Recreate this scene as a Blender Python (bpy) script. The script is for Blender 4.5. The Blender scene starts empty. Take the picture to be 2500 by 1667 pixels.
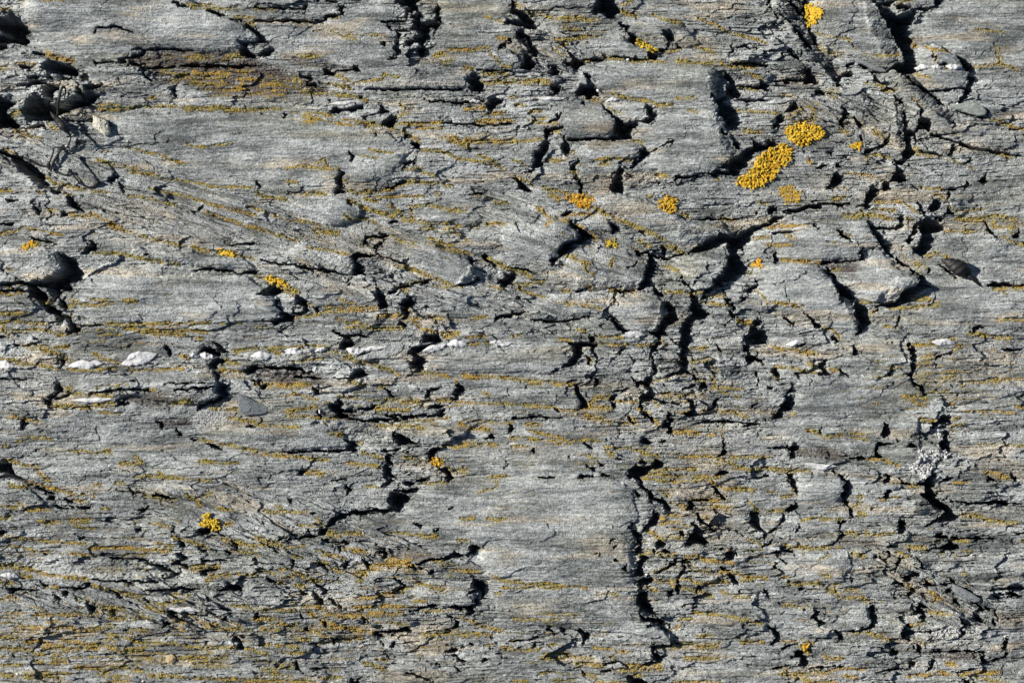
import bpy, math, random
import numpy as np
# ------------------------------------------------------------------ camera, sky, sun
S = 0.00048                      # metres per source unit: the rock face shown is about 1.2 m wide
W, Hh = 2500.0, 1667.0
SUN_EL = math.radians(32.0)
SHADOW = (1.0, 0.33)             # direction the shadows fall (right, down the picture)
scene = bpy.context.scene
cam_d = bpy.data.cameras.new("camera"); cam = bpy.data.objects.new("camera", cam_d)
scene.collection.objects.link(cam); scene.camera = cam
cam_d.sensor_width = 36.0; cam_d.lens = 90.0
cam_d.clip_start = 0.05; cam_d.clip_end = 200.0
cam.location = (0, 0, W*S*90.0/36.0)
world = bpy.data.worlds.new("World"); scene.world = world; world.use_nodes = True
wn = world.node_tree.nodes; wn.clear()
sky = wn.new("ShaderNodeTexSky"); sky.sky_type = 'NISHITA'; sky.sun_disc = False; sky.air_density = 0.8; sky.dust_density = 0.3
bg = wn.new("ShaderNodeBackground"); bg.inputs[1].default_value = 0.05
wo = wn.new("ShaderNodeOutputWorld")
world.node_tree.links.new(sky.outputs[0], bg.inputs[0]); world.node_tree.links.new(bg.outputs[0], wo.inputs[0])
sl = math.hypot(*SHADOW); sx_, sy_ = SHADOW[0]/sl, -SHADOW[1]/sl      # world direction of shadows
to_sun = (-sx_*math.cos(SUN_EL), -sy_*math.cos(SUN_EL), math.sin(SUN_EL))
sky.sun_elevation = SUN_EL
sky.sun_rotation = math.atan2(to_sun[0], to_sun[1])
sun_d = bpy.data.lights.new("sun", 'SUN'); sun_d.energy = 5.0; sun_d.angle = math.radians(0.5)
sun_d.color = (1.0, 0.95, 0.87)
sun = bpy.data.objects.new("sun", sun_d); scene.collection.objects.link(sun)
from mathutils import Vector
sun.rotation_euler = Vector(to_sun).to_track_quat('Z', 'Y').to_euler()
scene.view_settings.view_transform = 'Standard'; scene.view_settings.look = 'None'
scene.view_settings.exposure = 0.6; scene.view_settings.gamma = 1.0
scene.render.engine = 'CYCLES'

random.seed(7); rng = np.random.default_rng(11)
TAN = math.tan(SUN_EL)
STEP = 1.25
TILE = {'A':0,'B':625,'C':1250,'D':1875}; ROW = {'0':0,'1':417,'2':834,'3':1250}
def parse(txt):
    out = []; ox = oy = 0
    for ln in txt.strip().splitlines():
        ln = ln.strip()
        if not ln: continue
        if ln[0] == '@':
            ox = TILE[ln[1]]; oy = ROW[ln[2]]; continue
        p = ln.split(); k = p[0]; w = 0
        q = p[1:]
        if k in 'SL': w = float(q[0])/3.76; q = q[1:]
        pts = []
        for c in q:
            a, b = c.split(','); pts.append((float(a)/3.76+ox, float(b)/3.76+oy))
        # run shapes that touch a picture edge out past it
        pp = []
        for (x, y) in pts:
            if k == 'P':
                if x < 3: x = -40
                if x > 2497: x = 2540
                if y < 2: y = -40
                if y > 1664: y = 1700
            pp.append((x, y))
        out.append((k, w, pp))
    return out
PIT_TXT = """
@A0
P 0,170 60,150 100,110 140,130 180,160 170,190 260,250 265,290 200,320 225,345 275,380 190,410 110,395 60,405 0,380 0,320 50,300 0,260
P 0,400 60,410 70,440 0,455
P 290,470 360,480 420,510 350,505 300,500
P 170,590 240,600 330,620 260,635 200,635
P 385,625 470,550 560,580 650,610 705,665 700,690 600,680 500,680 430,660
P 265,720 320,680 360,700 350,730 280,745
P 420,700 460,675 510,715 450,715
P 590,720 650,715 640,745
P 210,990 270,900 320,850 360,890 470,920 460,960 560,950 660,900 760,870 850,840 925,880 880,930 760,980 640,1020 560,1050 500,1090 400,1110 260,1120 200,1050
P 400,780 560,775 510,870 495,925 430,900 410,850
S 22 230,790 300,770 400,765
P 700,760 760,820 780,870 700,870 720,820
P 790,780 870,790 950,780 930,810 850,830 790,830
P 0,880 60,890 120,940 90,990 40,1020 100,1060 180,1180 0,1185
P 0,1340 60,1380 90,1410 180,1450 300,1520 360,1568 170,1568 150,1500 60,1420 0,1380
S 14 215,1180 330,1160 420,1150 430,1210
S 22 1100,550 1240,520 1320,500
P 1300,450 1335,460 1330,515 1290,510
S 10 1230,460 1250,445 1400,455 1560,450 1750,465
P 1290,625 1330,650 1350,700 1400,740 1380,750 1330,710 1300,670
S 12 1280,625 1430,625 1600,610
S 14 1650,600 1900,600 2100,605 2350,600
P 1560,810 1610,775 1620,840 1610,890 1585,890 1590,840
S 9 870,300 900,265 1060,255 1170,280 1220,300
P 1580,20 1640,40 1700,55 1760,80 1690,75 1600,45
S 20 1900,95 1960,120 2060,150
S 12 2130,180 2220,200
P 2260,215 2350,290 2350,330 2310,290 2260,250
P 2190,380 2350,375 2350,400 2280,400 2270,440 2340,500 2350,525 2240,525 2200,470 2240,430
S 20 1170,600 1200,580 1310,600
S 9 860,580 980,570 1150,565
@B0
P 0,260 60,330 110,400 60,395 0,400
P 0,520 60,450 130,425 175,450 130,510 60,515
S 12 0,80 200,75 440,85
P 430,50 475,60 460,90 430,85
S 15 0,200 330,195 470,212 640,195
P 640,150 670,155 660,195 640,190
S 12 660,150 740,150 780,130
P 780,60 800,45 830,80 815,120 790,140 780,120
P 560,0 600,0 590,15 565,15
S 12 650,15 750,25
P 1300,0 1490,0 1475,90 1400,70 1300,55
P 1460,90 1510,120 1500,200 1620,200 1640,180 1660,210 1710,215 1690,255 1600,260 1590,350 1560,400 1550,500 1530,530 1470,490 1500,420 1510,330 1480,290 1420,280 1440,200
P 1660,30 1720,80 1690,120 1690,210 1640,180 1640,110
P 1370,110 1410,150 1370,190
S 12 1150,210 1250,205 1360,190
P 1215,245 1250,245 1230,290
S 12 1290,290 1380,290 1420,290
P 1290,300 1350,330 1320,350 1300,400 1300,430 1325,470 1320,510 1300,530 1285,500 1260,450 1270,410 1305,370
P 1370,380 1450,370 1430,430 1380,430 1370,460
S 20 1170,400 1180,425
S 10 1230,560 1290,535
P 610,620 700,655 900,640 910,600 965,640 965,655 740,660 710,700 620,690
P 440,700 500,690 520,715 490,730
P 465,790 540,755 560,775 500,800
P 1945,690 1980,660 2050,700 2085,770 2075,840 2030,830 1990,830 1945,790
S 11 2030,645 2200,645 2350,650
P 2130,900 2165,885 2240,920 2260,900 2270,920 2210,990 2140,1020 2125,960
P 2270,215 2350,180 2350,235
P 2340,20 2350,0 2350,125 2335,100
P 2305,370 2335,370 2330,410
S 10 2220,445 2330,405
P 930,870 970,870 980,905 940,900
P 650,905 670,910 670,940 650,930
P 720,985 850,985 980,960 980,985 850,1015 770,1010 740,1040 690,1020
P 1130,960 1150,965 1220,1030 1130,1050 1040,1060 990,1110 960,1070 1000,1050 1130,1035 1150,1010
P 1150,1120 1215,1070 1230,1045 1280,1080 1270,1130 1240,1180 1150,1150
P 250,1040 285,1060 275,1100 245,1080
P 1340,1240 1390,1240 1380,1275
P 1410,1310 1450,1290 1520,1365 1470,1375 1440,1340
S 12 1480,1440 1450,1490 1380,1510 1355,1560
S 10 860,1390 900,1440 880,1480
S 8 1000,820 1500,820 1900,822
S 9 1600,930 1850,940 2100,930
S 9 1710,1130 2100,1145 2350,1140
P 1540,905 1565,905 1550,935
S 12 1090,1260 1100,1230
@C0
P 0,70 50,80 140,130 210,200 235,260 200,275 110,250 60,250 0,240 0,180 60,185 40,130 0,140
P 735,120 770,10 790,0 910,0 960,50 990,110 950,160 880,165 800,140
P 1040,310 1070,300 1160,345 1140,375 1130,420 1080,380
P 960,225 980,205 1065,250 1060,280
P 1390,280 1440,290 1490,340 1497,390 1430,385 1450,440 1425,440 1420,380 1390,330
P 1500,430 1520,415 1550,455 1520,455
S 12 1340,450 1430,455
P 1255,480 1290,485 1340,530 1330,555 1250,545
S 18 830,490 860,520 830,540 700,545 640,550
S 15 900,520 1050,530 1240,545
P 510,460 560,500 660,580 650,610 600,640 520,610 480,620 490,580 545,560
P 30,290 70,280 170,350 190,430 240,470 250,515 210,520 180,490 150,430 120,350 50,360
P 90,495 140,500 200,590 195,630 150,655 60,630 110,570
P 340,600 370,595 440,690 370,700 310,680 350,650
P 655,680 690,680 730,760 760,820 800,850 740,870 755,915 700,905 660,870 570,860 640,790 680,760
P 370,780 440,775 435,840 400,860 330,880 380,840
P 1960,650 2000,700 2070,780 2060,810 2090,870 2080,890 1990,890 1930,940 1960,950 2050,1010 2050,1080 2080,1180 2000,1195 1950,1160 1930,1080 1870,1050 1870,960 1830,940 1820,860 1870,890 1940,880 1970,830 1980,760 1950,720
P 1910,1180 1960,1220 1980,1260 1930,1240
S 10 2060,450 2130,415 2250,450
P 2280,740 2350,780 2350,830 2210,810 2060,800 2080,790 2270,795
S 16 2030,920 2200,920 2350,930
P 835,970 900,1020 960,1080 1010,1120 1000,1150 1070,1100 1150,1120 1150,1160 1090,1190 1080,1270 900,1290 840,1290 940,1240 940,1180 920,1080
P 1230,950 1310,1000 1325,1070 1260,1130 1150,1120 1230,1100
S 15 510,1285 700,1280 880,1280
P 285,1175 360,1200 335,1290 340,1370 300,1440 260,1530 200,1568 180,1540 220,1420 250,1340 290,1270
S 16 340,1195 440,1190
P 430,1180 465,1160 475,1190 445,1195
S 14 340,1110 430,1105 450,1080
S 12 440,1040 430,1080
P 440,1230 500,1300 530,1350 520,1400 470,1420 450,1340 460,1290
P 590,1450 620,1480 590,1510 590,1568 540,1568 530,1500 575,1480
P 1175,1340 1230,1370 1265,1420 1180,1460 1100,1540 1060,1540 1140,1460 1170,1420
S 14 1080,1460 1160,1430
P 2015,1270 2060,1320 2080,1380 2040,1370 2020,1320
P 2210,1280 2320,1340 2350,1270 2350,1370 2250,1410 2170,1480 2150,1530 2050,1568 1910,1540 1970,1480 2080,1400 2160,1360 2210,1350
S 14 620,930 650,960
S 14 1960,500 2010,470 2010,400
S 10 2040,580 2200,575 2350,590
P 960,1568 980,1520 1020,1568
S 9 1260,1400 1400,1330 1500,1300
@D0
P 0,0 40,0 20,50 0,40
S 16 20,70 100,150 200,220
S 20 170,20 250,90 330,160
P 280,0 340,30 350,100 360,170 370,250 440,350 470,410 430,390 380,310 340,230 330,150
P 220,240 290,300 350,380 410,460 380,450 320,400 260,310
P 300,460 330,490 320,520
P 940,10 1000,30 1100,110 1170,150 1230,140 1300,100 1370,90 1380,120 1330,220 1280,240 1290,310 1330,400 1320,470 1350,600 1365,660 1270,690 1210,700 1170,640 1120,640 1180,590 1250,580 1220,500 1180,450 1150,350 1080,250 1010,150 980,60
S 22 1000,40 1150,20 1180,0
S 34 1180,70 1300,70
S 18 1330,80 1450,85 1540,65
P 1535,0 1570,0 1570,60 1540,60
P 1090,650 1120,640 1100,680 1040,670
S 20 830,590 900,630 980,660 1090,670
P 720,580 790,565 800,600 740,620
P 620,760 650,690 760,640 765,680 690,720 680,780 650,805
S 22 930,650 1010,730 1100,800 1160,840
S 20 1240,690 1300,760 1400,820 1500,890
P 1500,880 1560,920 1700,1050 1640,990 1560,960
P 1720,500 1760,530 1850,600 1860,640 1840,690 1895,720 1885,770 1840,790 1870,820 1870,850 1840,860 1840,890 1740,950 1705,955 1750,910 1800,870 1800,820 1830,740 1850,680 1780,620
S 16 1500,500 1530,575
S 14 1460,850 1640,825 1790,815
S 14 1560,600 1640,600
P 1680,1020 1800,1040 1900,1065 1990,1050 2000,1015 2015,1050 1980,1085 1890,1080 1790,1050
P 320,590 400,660 440,710 460,770 340,775 330,745 280,745 330,680
S 12 50,745 180,733 290,735
P 120,480 135,480 130,540 100,570
S 18 190,450 240,500 280,545
P 460,820 510,850 500,880 450,860
P 230,920 280,980 265,1020 140,1035 190,1000
P 60,1130 110,1050 130,1060 130,1110 80,1170 60,1190 30,1160
P 660,985 700,990 730,1050 720,1100 690,1130 680,1190 660,1130 655,1090 690,1050
P 800,1080 850,1140 850,1180 800,1130
P 1100,1230 1120,1290 1060,1350 1000,1370 960,1370 1070,1310
S 14 850,1240 865,1290
P 1240,1010 1280,1080 1270,1140 1280,1190 1330,1210 1345,1180 1370,1160 1380,1080 1360,980 1310,910 1400,1010 1400,1080 1490,1110 1500,1170 1480,1225 1390,1180 1370,1240 1365,1320 1340,1320 1330,1230 1310,1300 1360,1400 1330,1430 1240,1510 1160,1480 1220,1470 1250,1400 1260,1300 1230,1150
P 1150,1490 1220,1530 1250,1568 1150,1568
S 20 1165,880 1230,960
S 16 1700,1110 1690,1170
S 18 1500,1240 1700,1300 1850,1350 2100,1400 2350,1440
P 1690,1330 1730,1340 1700,1390 1650,1430 1600,1440 1660,1400
S 12 1390,1380 1500,1400 1600,1430
S 14 1780,1500 1870,1465
P 555,1380 590,1410 570,1440
P 0,1270 60,1330 0,1390
P 900,1370 1000,1360 980,1390 910,1410
S 14 440,1550 560,1510
P 620,1500 650,1490 660,1530 620,1530
S 12 700,1420 730,1455
S 14 2200,1180 2340,1180
@A1
P 150,0 340,0 410,40 400,90 460,130 420,150 290,90 300,40
P 470,180 560,190 540,215 480,205
P 590,235 640,240 700,310 770,375 700,350 650,300
P 1000,60 1050,10 1070,80 1020,105
S 18 1100,120 1150,185
P 1815,350 1850,315 1855,350 1820,365
P 1770,370 1800,370 1790,400
P 290,300 340,260 320,310 385,370 380,405 330,400 330,350
P 550,370 600,370 600,410 550,420
S 14 40,270 150,265
S 14 0,485 130,483
P 820,630 880,680 870,730 800,780 740,770 790,740 810,690
S 10 300,620 450,650 530,665
P 0,1055 150,1015 200,1005 380,1010 480,970 560,900 575,830 520,790 540,745 600,770 690,810 710,880 755,940 750,990 650,1040 660,1090 545,1100 550,1165 500,1190 450,1130 430,1070 320,1060 400,1120 440,1170 420,1210 520,1260 590,1350 560,1380 500,1330 440,1290 410,1240 330,1180 260,1110 290,1070 230,1040 100,1035 0,1070
P 540,1170 600,1220 635,1300 590,1280 550,1230
P 580,1300 660,1350 730,1470 620,1500 630,1440 600,1380
S 12 0,1100 130,1100 260,1105
S 10 450,1390 600,1370
P 0,1510 60,1515 30,1540 0,1535
P 2190,940 2300,910 2350,910 2350,950 2260,950
S 13 1790,905 1900,905 2000,905 2190,930
S 12 1340,775 1380,775
S 9 750,1420 1000,1410
S 11 2140,685 2350,660
@B1
P 770,0 805,30 800,80 780,130 820,185 760,210 710,205 735,150 725,70 760,50
P 0,90 30,110 40,170 10,165
S 20 1200,165 1300,130 1380,95
P 840,270 880,300 870,320 850,300
S 16 1220,470 1290,455
P 1010,600 1040,610 1030,660 970,690 1010,640
S 18 1040,615 1130,600 1190,590
S 14 1180,640 1110,700 1090,745
P 860,790 950,760 1130,765 1080,785 900,800 940,850 995,880 940,970 875,970 900,880 920,850
S 10 870,985 835,1050
S 11 1130,770 1290,830 1420,860
S 15 380,880 520,890 650,915 870,955
P 500,885 540,890 520,930
S 9 60,825 210,850 350,850
P 0,1135 150,1050 250,1080 260,1110 150,1135 50,1140
P 0,905 20,910 0,950
P 355,1125 400,1150 465,1190 450,1230 470,1300 420,1320 330,1310 410,1290 420,1245 380,1230 350,1190
P 160,1220 180,1175 215,1180 195,1230 240,1280 345,1330 320,1385 215,1385 200,1415 160,1415 160,1385 0,1390 100,1380 230,1350 230,1290 190,1250
S 16 510,1240 560,1300
P 710,1465 760,1490 840,1500 970,1500 1020,1525 870,1520 890,1568 790,1560 800,1530 740,1500
P 1100,1080 1115,1065 1150,1120 1190,1140 1225,1230 1180,1260 1115,1265 1150,1200 1100,1160
P 1215,1110 1280,1090 1250,1080 1385,1030 1390,1080 1300,1090 1290,1110 1215,1130
P 1300,1140 1340,1110 1330,1140
P 1340,1180 1430,1150 1430,1210 1400,1260 1400,1300 1370,1350 1310,1360 1350,1310 1330,1260 1310,1220
P 1115,1300 1130,1340 1120,1380
P 1290,1430 1320,1380 1360,1390 1385,1420 1340,1440 1320,1400
P 1620,1490 1670,1470 1710,1568 1500,1568 1540,1500
P 2230,1060 2240,1000 2350,920 2350,1030 2270,1080
P 2050,790 2090,760 2120,790 2110,820
S 18 2120,820 2200,870
S 14 1940,820 1980,860
S 18 1810,1060 1900,1045 2000,1030 2030,980
P 2175,1390 2200,1345 2270,1320 2350,1320 2350,1345 2220,1360
S 10 1410,1040 1600,1000
S 10 1960,215 2080,210
S 12 1560,1360 1640,1330
@C1
P 20,70 60,80 130,140 180,190 130,200 90,180
P 560,0 600,60 635,150 650,210 620,200 600,120
P 900,80 950,20 970,0 1000,0 1010,80 1015,215 940,210 900,170
P 1340,80 1365,100 1360,140 1335,120
S 18 1490,80 1500,60 1650,50 1750,30
P 1750,30 1900,0 2090,0 2050,45 1950,40 1830,45
P 445,405 490,370 555,375 520,410 470,420
P 610,540 670,560 735,610 660,660 570,680 500,770 420,810 400,860 370,880 350,820 400,790 420,720 490,650 610,630
P 905,475 940,490 975,540 905,550
P 1640,440 1760,430 1900,435 2100,430 2260,410 2200,430 2000,445 1700,450
P 2240,380 2270,380 2260,410
P 1620,745 1740,670 1830,610 1890,600 1910,550 2010,610 2080,560 2200,510 2350,470 2350,500 2250,550 2190,600 2170,660 2110,700 2090,780 2160,900 2150,940 2060,980 1970,1010 1930,1060 1850,1090 1800,1130 1740,1180 1760,1090 1830,1060 1850,1010 1900,930 1980,850 1990,770 1980,650 2000,640 1900,690 1800,740 1700,755
P 1720,1180 1730,1240 1800,1310 1780,1350 1700,1370 1620,1440 1640,1490 1660,1540 1620,1568 1530,1568 1550,1500 1550,1400 1600,1370 1640,1320 1640,1230 1660,1180
P 1360,670 1400,690 1420,720 1400,790 1370,750
S 13 1130,750 1200,740 1300,770 1400,805 1500,775 1610,760
P 1260,770 1310,790 1320,850 1300,930 1270,980 1280,1020 1210,1060 1130,1095 1140,1060 1210,1010 1240,860
P 1040,890 1100,870 1150,830 1110,880 1060,900
S 14 950,1095 1050,1105 1130,1095
P 590,1110 700,1060 680,1090 620,1120
P 1300,1050 1340,1080 1400,1150 1380,1170 1310,1130
P 1400,1180 1440,1210 1500,1260 1520,1330 1530,1370 1430,1400 1410,1500 1360,1510 1340,1470 1340,1430 1380,1350 1420,1300
P 1270,1480 1330,1470 1370,1500 1330,1560 1300,1510
S 16 1555,980 1600,1040 1650,1090 1690,1110
S 22 1640,1110 1660,1180
P 860,1310 920,1350 1000,1430 1090,1470 1050,1500 970,1440
P 1940,1080 1960,1110 1990,1190 2060,1260 2030,1280 1990,1220
P 2230,980 2275,1030 2270,1075 2230,1080 2210,1110 2150,1130 2150,1080 2200,1050 2240,1040
P 2090,1160 2140,1150 2120,1200
S 22 2000,1280 2040,1350
P 2220,1400 2240,1350 2290,1380 2300,1420 2250,1440 2350,1480 2350,1568 2110,1568 2110,1530 2170,1500
S 14 1985,1380 1975,1420
S 14 0,1320 60,1320 140,1295
S 14 180,1370 350,1380 520,1375 700,1340
P 0,920 30,950 20,1060 0,1030
P 50,1160 80,1165 60,1185
P 880,1250 930,1160 940,1190
S 11 0,890 120,910 240,940
P 700,1510 750,1520 750,1568 710,1568
P 110,0 220,0 170,20
S 18 530,450 560,510 620,540
@D1
P 0,330 60,320 70,350 40,400 0,400
P 0,460 60,420 140,395 150,420 100,460 0,495
P 120,355 250,360 350,310 440,300 460,280 600,300 740,295 740,320 600,325 500,310 480,340 370,345 270,390 150,375
P 570,130 590,50 600,20 640,10 690,60 660,120 600,160 530,160 580,140
P 880,260 950,130 1010,170 1000,230 940,290 950,330 890,350 860,320 800,335 890,300
P 1050,130 1075,90 1125,120 1110,180 1060,180
P 1150,0 1240,0 1280,90 1260,100 1120,95 1150,50
S 16 1310,130 1380,180
S 20 1370,300 1410,370 1460,430
P 1490,250 1580,300 1560,350 1480,390 1470,360
P 1640,330 1690,400 1610,405
S 18 1620,270 1665,210
P 1455,420 1500,430 1530,460 1570,475 1605,530 1590,550 1510,580 1530,620 1520,660 1480,730 1440,790 1400,780 1340,750 1330,700 1370,680 1410,600 1400,540 1370,510 1370,470
P 1560,430 1610,430 1590,460 1540,455
P 1330,510 1370,480 1370,550 1300,640 1230,740 1290,620
P 1205,410 1240,420 1250,490 1230,520 1190,510 1200,460
S 16 960,515 1100,520 1210,515
P 1120,530 1190,530 1170,550
P 890,465 960,520 1010,590 1060,640 1110,730 1170,790 1140,790 1060,740 1010,660 960,580
S 18 1160,790 1230,850 1310,890
P 1290,890 1350,930 1330,960
S 16 1370,930 1420,965
S 14 630,550 690,600 770,660
P 425,490 440,480 450,530 425,530
S 11 0,560 100,565 240,560
P 50,735 100,790 90,840 60,840
P 480,830 680,823 830,818 840,740 850,705 875,730 870,790 850,828 680,836 500,842
P 485,830 560,920 620,990 700,1060 750,1120 790,1190 720,1170 680,1150 640,1080 590,1020 540,930
P 620,1090 700,1140 660,1230 630,1180
P 800,1200 860,1210 910,1270 920,1350 940,1400 880,1450 850,1500 810,1500 830,1400 790,1320 780,1250
P 1395,960 1430,970 1510,1060 1370,1130 1290,1190 1180,1245 1030,1250 1000,1260 1000,1300 970,1320 980,1250 1040,1220 1160,1200 1200,1150 1260,1090 1330,1050 1390,1010
P 960,725 990,680 1000,700
P 330,1290 400,1350 500,1420 480,1440 410,1440 400,1380
P 590,1500 670,1560 600,1560
S 14 150,1350 230,1410
P 1475,890 1500,910 1470,940
S 15 1580,170 1700,165 1830,145
S 16 1830,105 1845,130
P 1920,100 1990,30 2005,90 1950,115
S 12 1990,470 1990,520 2050,570 2120,610
P 2260,450 2275,510 2310,580 2290,600 2240,595 2290,570
P 2340,640 2350,640 2350,680 2335,670
P 2000,1030 2180,1025 2220,1045 2350,1040 2350,1055 2100,1060 2000,1060
S 18 1590,870 1650,920 1740,980
S 14 1200,1290 1200,1370 1150,1430
S 14 1870,1500 1880,1440 1980,1430
@A2
P 120,20 190,35 150,50
P 565,150 600,170 605,215 570,250
S 20 1520,40 1540,90 1550,140
P 1845,80 1860,35 1920,50 2000,100 1990,135 1900,100
P 1950,0 2010,20 2090,100 2020,110
P 1920,200 1970,150 2050,165 2050,190 1980,210 1940,260
S 18 1950,280 2000,330 2010,370
P 2010,370 2090,400 2080,440 2120,490 2080,520 2000,560 1920,570 1860,600 1800,635 1810,580 1900,550 1960,520 2000,430
S 11 1520,380 1700,375 1900,375
S 13 1600,440 1750,430 2000,410
S 13 850,470 1000,450 1200,430 1400,440
P 510,380 550,370 585,450 520,470 490,530 450,605 430,570 390,540 390,510 440,540 500,460
S 18 520,530 600,500 670,475
P 1070,525 1100,530 1170,570 1040,590 1080,560
P 780,580 820,590 810,630
P 1430,720 1510,765 1460,805 1450,750
S 18 1640,830 1660,860
S 12 1620,790 1630,820
P 1740,890 1800,890 1770,905
P 1880,930 1950,950 2050,1000 1950,975
P 2245,230 2350,215 2350,290 2270,300
P 2290,340 2330,340 2350,370 2310,360
P 2240,780 2350,770 2340,785
P 0,1125 35,1080 100,1110 95,1150 100,1210 200,1250 250,1300 150,1255 0,1245 0,1235 60,1220 0,1190
S 18 320,1330 400,1370 500,1400
P 430,1440 460,1405 525,1420 520,1460
P 590,1430 650,1450 680,1480 600,1475
P 715,1510 820,1515 840,1540 740,1530
P 630,1510 670,1520 640,1535
S 14 500,1490 560,1530 620,1550
P 1190,1340 1250,1380 1330,1400 1220,1400
S 20 1400,1400 1500,1420 1620,1440
S 13 1260,1550 1310,1545 1350,1495
P 320,1010 350,980 340,1010
S 12 1200,350 1250,350
S 12 210,790 240,740 180,710
S 9 0,340 250,345
@B2
P 780,0 900,0 890,40 830,65 770,60
P 1390,100 1440,40 1600,10 1700,0 1650,30 1500,90 1480,110 1570,185 1530,210 1530,255 1410,250 1430,200 1405,190 1440,120
S 18 950,120 1050,95
P 880,290 950,245 1010,280 1015,305 880,355 830,340 710,340 860,320
S 18 0,235 300,240 500,280
S 15 350,320 600,335
P 0,340 40,350 50,400 110,380 90,440 40,420
P 525,400 570,430 640,410 760,390 700,410 580,430 580,475 540,460
P 550,620 600,620 600,690 570,680
P 670,580 740,570 760,530 800,560 750,600 900,625 1000,600 1090,570 1060,620 900,635 780,640 860,700 710,690 750,650 690,620
S 15 870,700 1000,730 1150,715 1400,710
S 15 1170,680 1400,685 1640,670
P 1640,670 1720,620 1760,610 1740,650 1690,690
S 15 1560,605 1700,590 1800,570
P 1770,480 1830,470 1840,400 1870,385 1910,420 1890,470 1850,480 1850,530 1800,560 1820,500
P 1570,440 1600,450 1610,510 1570,520
S 16 1190,430 1210,460 1260,500
S 11 1600,435 1680,420
P 1670,550 1720,560 1690,570
P 2320,750 2350,760 2350,820 2320,820
P 2150,830 2200,860 2195,890 2080,895 2000,910 2150,880
P 800,885 860,900 930,960 910,980 930,1010 800,1010 200,1020 300,1000 600,990 820,985 830,930
P 1240,830 1350,860 1450,910 1470,940 1330,940 1270,920
P 1590,990 1690,970 1650,1010 1640,1040 1620,1080 1640,1120 1700,1160 1750,1150 1810,1260 1760,1280 1720,1275 1750,1240 1720,1190 1620,1130 1590,1060
S 15 1150,1000 1260,1000 1320,990
P 1195,1030 1240,1040 1220,1080 1245,1125 1210,1140 1220,1190 1300,1260 1250,1250 1210,1220 1240,1280 1210,1330 1160,1330 1190,1270 1160,1220 1180,1150 1200,1110
P 1370,990 1400,990 1390,1030
P 400,1180 440,1180 460,1190 440,1220 390,1225
S 15 700,1275 830,1255
P 1330,1300 1360,1275 1450,1300 1430,1320 1360,1330
S 18 1270,1360 1400,1365 1480,1360
S 15 1460,1280 1600,1255
P 1190,1470 1240,1370 1350,1390 1395,1440 1390,1480 1340,1500 1330,1568 840,1565 960,1545 1220,1530 1250,1490
S 26 840,1330 850,1390
P 300,1450 320,1455 315,1490
S 11 1780,1535 1800,1510
@C2
P 480,0 700,0 760,20 750,100 800,200 780,200 740,120 720,50 640,45 650,110 600,160 560,210 450,240 500,180 550,130 560,50
P 660,110 700,130 720,200 690,190
P 345,280 400,240 450,240 380,280
P 1310,0 1380,0 1340,60 1300,100 1290,200 1330,240 1320,310 1280,330 1270,380 1310,450 1290,510 1200,560 1190,610 1170,600 1160,530 1200,480 1230,440 1190,400 1230,330 1290,300 1270,180 1270,80
P 1540,0 1630,0 1620,50 1590,110 1640,200 1610,270 1640,300 1560,295 1460,320 1400,320 1530,270 1520,180 1540,100
P 1110,310 1130,350 1170,380 1120,415
P 1640,370 1680,400 1650,420 1570,440 1630,400
S 14 1640,310 1670,350
P 1725,390 1770,370 1805,410 1800,435 1730,435
P 2120,0 2350,0 2350,20 2190,20 2180,80 2210,120 2170,180 2200,210 2120,220 2150,180 2150,60
S 18 2210,130 2260,170 2310,220
S 14 1880,30 1920,95
S 15 2240,270 2250,340 2260,400
S 13 980,105 1040,55
P 720,310 780,345 775,410 740,420 770,370
P 555,400 620,370 650,360 600,400 620,450 660,520 690,570 670,600 590,625 640,570 600,520 570,450
S 13 410,610 440,650
S 13 920,460 1000,450 1070,420
P 920,480 950,480 955,540 895,545
P 930,560 965,560 970,600 930,615
P 1620,520 1680,540 1690,590 1660,610 1685,645 1620,680 1600,710 1610,680 1560,660 1650,620 1630,580
S 15 1300,530 1400,555 1540,575
P 1420,640 1480,660 1460,720 1440,790 1380,790 1370,740 1420,720
S 18 1180,640 1230,680 1290,740
P 1080,670 1100,700 1110,740 1080,720
P 1110,730 1150,750 1120,760
P 1450,810 1490,850 1450,850
P 1210,870 1240,880 1280,940 1180,930 1200,900
P 1390,890 1425,890 1380,950
P 1930,870 1970,915 1950,990 1980,1010 1940,1055 1880,1055 1920,1000 1940,930
S 15 1860,600 1850,560 1920,495
S 11 1850,610 1750,630
P 2180,610 2230,570 2265,570 2210,610
S 15 2100,780 2200,750 2280,760
S 13 1700,740 1900,720 2150,740
P 2320,710 2350,720 2350,740
S 11 0,700 200,690 430,690
P 640,765 680,750 660,770
P 520,1050 545,1050 540,1070
P 790,1150 800,1090 850,1130 830,1150
P 670,1120 750,1170 740,1185 690,1160
S 18 650,930 720,980
P 940,1050 1000,1085 1040,1050 990,1095
P 1320,1070 1400,1115 1370,1150 1310,1170 1250,1200 1170,1240 1190,1290 1230,1350 1280,1390 1310,1430 1400,1450 1460,1540 1400,1510 1330,1450 1270,1440 1300,1500 1280,1480 1230,1440 1230,1380 1170,1320 1130,1260 1080,1240 1060,1210 1090,1190 1060,1170 1130,1120 1200,1140 1290,1120
P 1180,1080 1240,1090 1210,1130
P 1280,1568 1320,1500 1310,1568
P 1380,1490 1440,1510 1460,1560 1400,1540
S 11 230,1245 380,1240
S 13 600,1230 750,1240
S 15 810,1210 890,1240
P 1850,1320 1900,1350 1880,1400 1850,1380
S 15 1890,1390 1970,1450
P 1590,1440 1640,1480 1690,1510 1670,1540 1610,1540 1630,1500
S 11 1650,1450 1800,1460
S 11 1880,1210 2000,1190
P 1120,1350 1180,1400 1170,1430
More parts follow.
